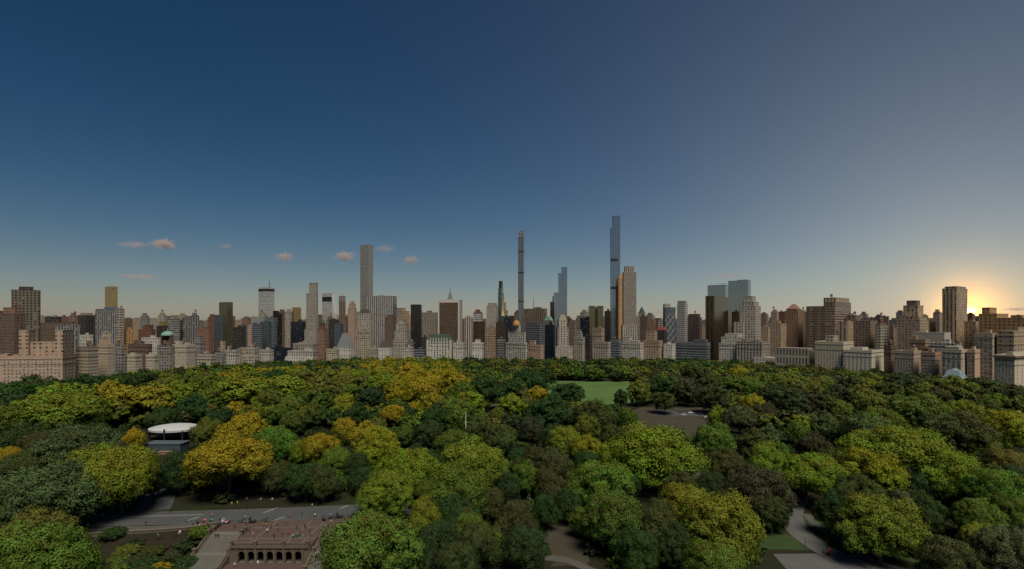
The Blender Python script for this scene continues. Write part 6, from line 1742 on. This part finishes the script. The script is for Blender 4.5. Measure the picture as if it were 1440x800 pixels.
    sit = [(366.8, (.30, .22, .20), 'person in dusty pink sitting on the leftmost bench'), (383, (.40, .36, .32), 'person in beige sitting on the second bench'), (400.8, (.06, .06, .08), 'person in dark grey sitting on the third bench'),
           (418.6, (.20, .26, .24), 'person in sage green sitting on the fourth bench'), (454.2, (.34, .26, .20), 'person in tan sitting on the sixth bench'), (473, (.42, .30, .26), 'person in peach sitting on the last bench')]
    for px, c, lb in sit:
        k = (px - 366) / 106 * 6
        p = ground_pt(px, 703.5 - k * .35)
        person('sit', (p[0], p[1] + .05), R(6), c, (.04, .04, .06), lb, z=0.0)
    # lamps
    for px, py, lb in ((1132.5, 777, 'black lamp post at the tip of the left grass verge'), (1163, 757, 'black lamp post beside the footpath above the grass strip'), (240, 720, 'black lamp post where the branch road meets the drive'),
                       (2.5, 640, 'lamp post at the far left edge among dark trees'), (347, 716, 'black lamp post behind the pink carriage'), (446, 711, 'black lamp post behind the right group of carriages')):
        lamp(ground_pt(px, py), lb, h=4.6)
    # hedge mound by the stair head
    def shrub(px, py, w, h, c, lb):
        p = ground_pt(px, py); root = empty('shrub', (*p, terrain(*p) - .1)); tag(root, lb, 'shrub')
        crown = proto('dome', 2, 1)[0]
        o = link('foliage', crown, root); o.scale = (w / 24, w / 24, h / 15); o.location = (0, 0, -h * .28); o.color = (*COL[c][0], COL[c][1])
    shrub(281, 752, 7.5, 3.6, 'G', 'rounded green shrub at the head of the left staircase')
    shrub(160, 752, 9, 3, 'DG', 'dark low hedge under the two road trees')
    shrub(225, 780, 8, 3, 'OR', 'rust orange shrub on the bank below the retaining wall')
    shrub(200, 790, 9, 4, 'DO', 'dark olive shrub low on the bank')
    shrub(250, 786, 7, 3, 'DG', 'dark green shrub beside the left staircase wall')
    shrub(165, 775, 8, 3.5, 'G', 'green shrub on the bank near the bottom left tree')
    shrub(262, 772, 8, 3.4, 'DG', 'dark green shrub pressed against the left staircase wall, upper one')
    shrub(205, 778, 10, 4.2, 'DG', 'dark green shrub left of the rust orange one')
    shrub(190, 774, 8, 3.2, 'BR', 'brown shrub under the middle of the retaining wall')
    shrub(222, 794, 10, 4, 'DG', 'dark green shrub below the rust orange one')
    shrub(160, 788, 10, 4.4, 'G', 'green shrub between the bottom left tree and the bank')
    shrub(248, 800, 8, 3.6, 'DO', 'dark olive shrub at the foot of the left staircase wall')
    shrub(145, 790, 11, 5, 'DO', 'broad dark olive shrub at the bottom left of the bank')
    shrub(180, 765, 9, 3, 'OL', 'olive shrub just below the retaining wall')
    shrub(215, 765, 9, 2.6, 'DO', 'low dark olive shrub against the retaining wall')
    shrub(245, 768, 7, 2.6, 'BR', 'low brown shrub against the retaining wall')
    shrub(232, 797, 9, 3.4, 'OL', 'olive shrub at the bottom edge left of the staircase')
    shrub(180, 800, 11, 4.6, 'DG', 'dark green shrub at the bottom edge of the bank')
    # small signs of the park: stone blocks near the flagpole
    p = (fx, fy + 4); root = empty('kiosk', (p[0] - 2.5, p[1] + 3, 0)); tag(root, 'small pinkish kiosk at the foot of the white flagpole', 'kiosk')
    b = MB(); b.box(-2, 2, -1.5, 1.5, 0, 2.8); b.build('wall', noisy('pink_render', (.38, .25, .22), .15, .5), root)
    b = MB(); b.face([(-2.4, -1.9, 2.8), (2.4, -1.9, 2.8), (0, 0, 4.2)]); b.face([(2.4, -1.9, 2.8), (2.4, 1.9, 2.8), (0, 0, 4.2)]); b.face([(2.4, 1.9, 2.8), (-2.4, 1.9, 2.8), (0, 0, 4.2)]); b.face([(-2.4, 1.9, 2.8), (-2.4, -1.9, 2.8), (0, 0, 4.2)]); b.build('roof', noisy('pale_roof', (.42, .36, .34), .15, .5), root)
# ================================================================= SKY, FILL LAMP, CLOUDS, CAMERA
SUN_COL = (1.0, .88, .68)
GLOW_AZ = math.atan((1362.5 - F) / F); GLOW_EL = R(.8)
GLOW = [((1.0, .62, .12), 900.0, .0032), ((1.0, .42, .02), 40.0, .024), ((1.0, .40, .02), 8.0, .05), ((1.0, .68, .16), 3.4, .22), ((.84, .95, 1.02), 2.8, .47)]
SUN_EL = R(60)
SUN_AZ = R(160)      # measured to the right from straight ahead (+Y)
SKY_STRENGTH = .05
def build_sky():
    w = bpy.data.worlds.new('World'); scene.world = w; w.use_nodes = True
    nt = w.node_tree; bg = nt.nodes['Background']
    sk = N(nt, 'ShaderNodeTexSky'); sk.sky_type = 'NISHITA'; sk.sun_disc = False
    sk.sun_elevation = SUN_EL; sk.sun_rotation = SUN_AZ; sk.altitude = 50; sk.air_density = 1.0; sk.dust_density = 0.6; sk.ozone_density = 3.0
    # sunset glow low in the sky, where the sun itself is going down behind the right-hand skyline
    tc = N(nt, 'ShaderNodeTexCoord')
    gd = Vector((math.sin(GLOW_AZ) * math.cos(GLOW_EL), math.cos(GLOW_AZ) * math.cos(GLOW_EL), math.sin(GLOW_EL)))
    dv = N(nt, 'ShaderNodeVectorMath'); dv.operation = 'DISTANCE'
    nm = N(nt, 'ShaderNodeVectorMath'); nm.operation = 'NORMALIZE'; nt.links.new(tc.outputs['Generated'], nm.inputs[0])
    nt.links.new(nm.outputs[0], dv.inputs[0]); dv.inputs[1].default_value = gd
    d = dv.outputs['Value']
    hs = N(nt, 'ShaderNodeHueSaturation'); hs.inputs['Saturation'].default_value = 1.32; hs.inputs['Hue'].default_value = .492; hs.inputs['Value'].default_value = .54
    nt.links.new(sk.outputs[0], hs.inputs['Color'])
    gm = N(nt, 'ShaderNodeGamma'); gm.inputs['Gamma'].default_value = 1.16; nt.links.new(hs.outputs[0], gm.inputs['Color'])
    col_ = gm.outputs[0]
    # dusty pink band just above the horizon all round
    se = N(nt, 'ShaderNodeSeparateXYZ'); nt.links.new(nm.outputs[0], se.inputs[0])
    band = M(nt, 'EXPONENT', M(nt, 'MULTIPLY', M(nt, 'ABSOLUTE', se.outputs[2]), -11.0))
    col_ = mixc(nt, 1.0, col_, mixc(nt, 1.0, (2.6, 2.1, 1.9), band, 'MULTIPLY'), 'ADD')
    for c, k, sg in GLOW:
        f = M(nt, 'EXPONENT', M(nt, 'MULTIPLY', M(nt, 'POWER', M(nt, 'DIVIDE', d, sg), 1.25), -1.0))
        g_ = mixc(nt, 1.0, tuple(x * k for x in c), f, 'MULTIPLY')
        col_ = mixc(nt, 1.0, col_, g_, 'ADD')
    nt.links.new(col_, bg.inputs['Color']); bg.inputs['Strength'].default_value = SKY_STRENGTH
    l = bpy.data.lights.new('sun', 'SUN'); l.energy = 4.3; l.angle = R(26); l.color = SUN_COL  # added soft fill lamp high behind the camera, not the setting sun
    o = bpy.data.objects.new('sun', l); col.objects.link(o)
    d = Vector((math.sin(SUN_AZ) * math.cos(SUN_EL), math.cos(SUN_AZ) * math.cos(SUN_EL), math.sin(SUN_EL)))
    o.rotation_euler = d.to_track_quat('Z', 'Y').to_euler(); o.location = (300, 300, 900)

def cloud_material():
    m = bpy.data.materials.new('cloud_vapour'); m.use_nodes = True
    nt = m.node_tree; nt.nodes.clear()
    out = N(nt, 'ShaderNodeOutputMaterial'); pv = N(nt, 'ShaderNodeVolumePrincipled')
    tc = N(nt, 'ShaderNodeTexCoord')
    oi = N(nt, 'ShaderNodeObjectInfo')
    ln = N(nt, 'ShaderNodeVectorMath'); ln.operation = 'LENGTH'; nt.links.new(tc.outputs['Object'], ln.inputs[0])
    nz = N(nt, 'ShaderNodeTexNoise'); nz.noise_dimensions = '4D'; nz.inputs['Scale'].default_value = 1.6; nz.inputs['Detail'].default_value = 5; nz.inputs['Roughness'].default_value = .6
    mp = N(nt, 'ShaderNodeMapping'); mp.inputs['Scale'].default_value = (2.2, 1.2, .9)
    nt.links.new(tc.outputs['Object'], mp.inputs[0]); nt.links.new(mp.outputs[0], nz.inputs['Vector'])
    nt.links.new(M(nt, 'MULTIPLY', oi.outputs['Random'], 40), nz.inputs['W'])
    fall = M(nt, 'SUBTRACT', 1.0, M(nt, 'POWER', ln.outputs['Value'], 1.3))
    den = M(nt, 'MULTIPLY', M(nt, 'ADD', M(nt, 'MULTIPLY_ADD', nz.outputs['Fac'], 2.2, -1.45), fall), .032, clamp=False)
    sp = N(nt, 'ShaderNodeSeparateColor'); nt.links.new(oi.outputs['Color'], sp.inputs[0])
    den = M(nt, 'MULTIPLY', M(nt, 'MAXIMUM', den, 0), sp.outputs[0])
    nt.links.new(den, pv.inputs['Density']); pv.inputs['Color'].default_value = (1.0, .84, .80, 1); pv.inputs['Anisotropy'].default_value = .2  # sunset pink is put into the vapour's own colour
    nt.links.new(pv.outputs[0], out.inputs['Volume'])
    return m
def build_clouds():
    m = cloud_material()
    bm = bmesh.new(); bmesh.ops.create_icosphere(bm, subdivisions=3, radius=1.0)
    me = bpy.data.meshes.new('cloud'); bm.to_mesh(me); bm.free(); me.materials.append(m)
    rows = [(230, 344, 22, 9, 1.0, 'small puffy pink cloud, right one of the pair at upper left'), (188, 345, 24, 6, .35, 'thin faint pink streak left of the puffy pink cloud'),
            (318, 347, 12, 6, .3, 'tiny faint pink cloud right of the puffy pair'), (400, 361.5, 16, 8, .9, 'small round pinkish cloud above the silver slab tower'),
            (483, 360.5, 19, 8, 1.0, 'oval peach cloud just left of the square supertall'), (541, 351, 20, 7, .3, 'faint wispy cloud right of the square supertall top'), (577, 366, 13, 8, .8, 'small peach cloud above the black monolith'),
            (195, 389.5, 33, 4, .35, 'thin dusky streak above the grey concrete pair'), (75, 438, 24, 3, .4, 'flat dusky streak right of the olive slab tower'), (112, 439, 17, 4, .45, 'flat dusky streak left of the gold glass shaft'),
            (200, 446, 22, 4, .4, 'flat dusky streak right of the gold glass shaft'), (1018, 389, 38, 6, .13, 'long pale wisp above the silver twin towers'), (755, 413, 12, 4, .3, 'tiny pale wisp right of the needle supertall'),
            (925, 438, 12, 4, .5, 'small tan cloud low behind the dark brown tower'), (1430, 434, 22, 3, .4, 'thin gold streak at the right edge near the sun')]
    Y = 6000.0
    for px, py, hw, hh, dn, lb in rows:
        o = link('cloud', me, None, ((px - F) / F * Y, Y, top_z(py, Y)))
        o.scale = (hw * 1.2 * Y / F, hw * .7 * Y / F, hh * 1.15 * Y / F); o.color = (dn, dn, dn, 1)
        tag(o, lb, 'cloud', 'small sunset clouds')

def build_camera():
    c = bpy.data.cameras.new('camera'); c.sensor_fit = 'HORIZONTAL'; c.sensor_width = 36.0; c.lens = 36.0 * F / 1440.0
    c.shift_y = (HY - 400.0) / 1440.0; c.clip_start = 1.0; c.clip_end = 60000
    o = bpy.data.objects.new('camera', c); col.objects.link(o)
    o.location = (0, 0, CAM_H); o.rotation_euler = (math.pi / 2, 0, 0)
    scene.camera = o
    scene.view_settings.view_transform = 'Standard'; scene.view_settings.look = 'None'
    scene.view_settings.gamma = 1.0; scene.view_settings.exposure = EXPOSURE
    scene.cycles.use_denoising = True
    scene.cycles.max_bounces = 6; scene.cycles.diffuse_bounces = 3; scene.cycles.transmission_bounces = 3; scene.cycles.volume_bounces = 1
    scene.cycles.sample_clamp_indirect = 4.0
EXPOSURE = 0.0

import time
for _f in (build_ground, build_places, build_terrace, build_trees, build_undergrowth, build_objects, build_sky, build_clouds, build_camera):
    _t=time.time(); _f(); print(_f.__name__, round(time.time()-_t,1), len(bpy.data.objects), sum(len(m.polygons) for m in bpy.data.meshes), flush=True)
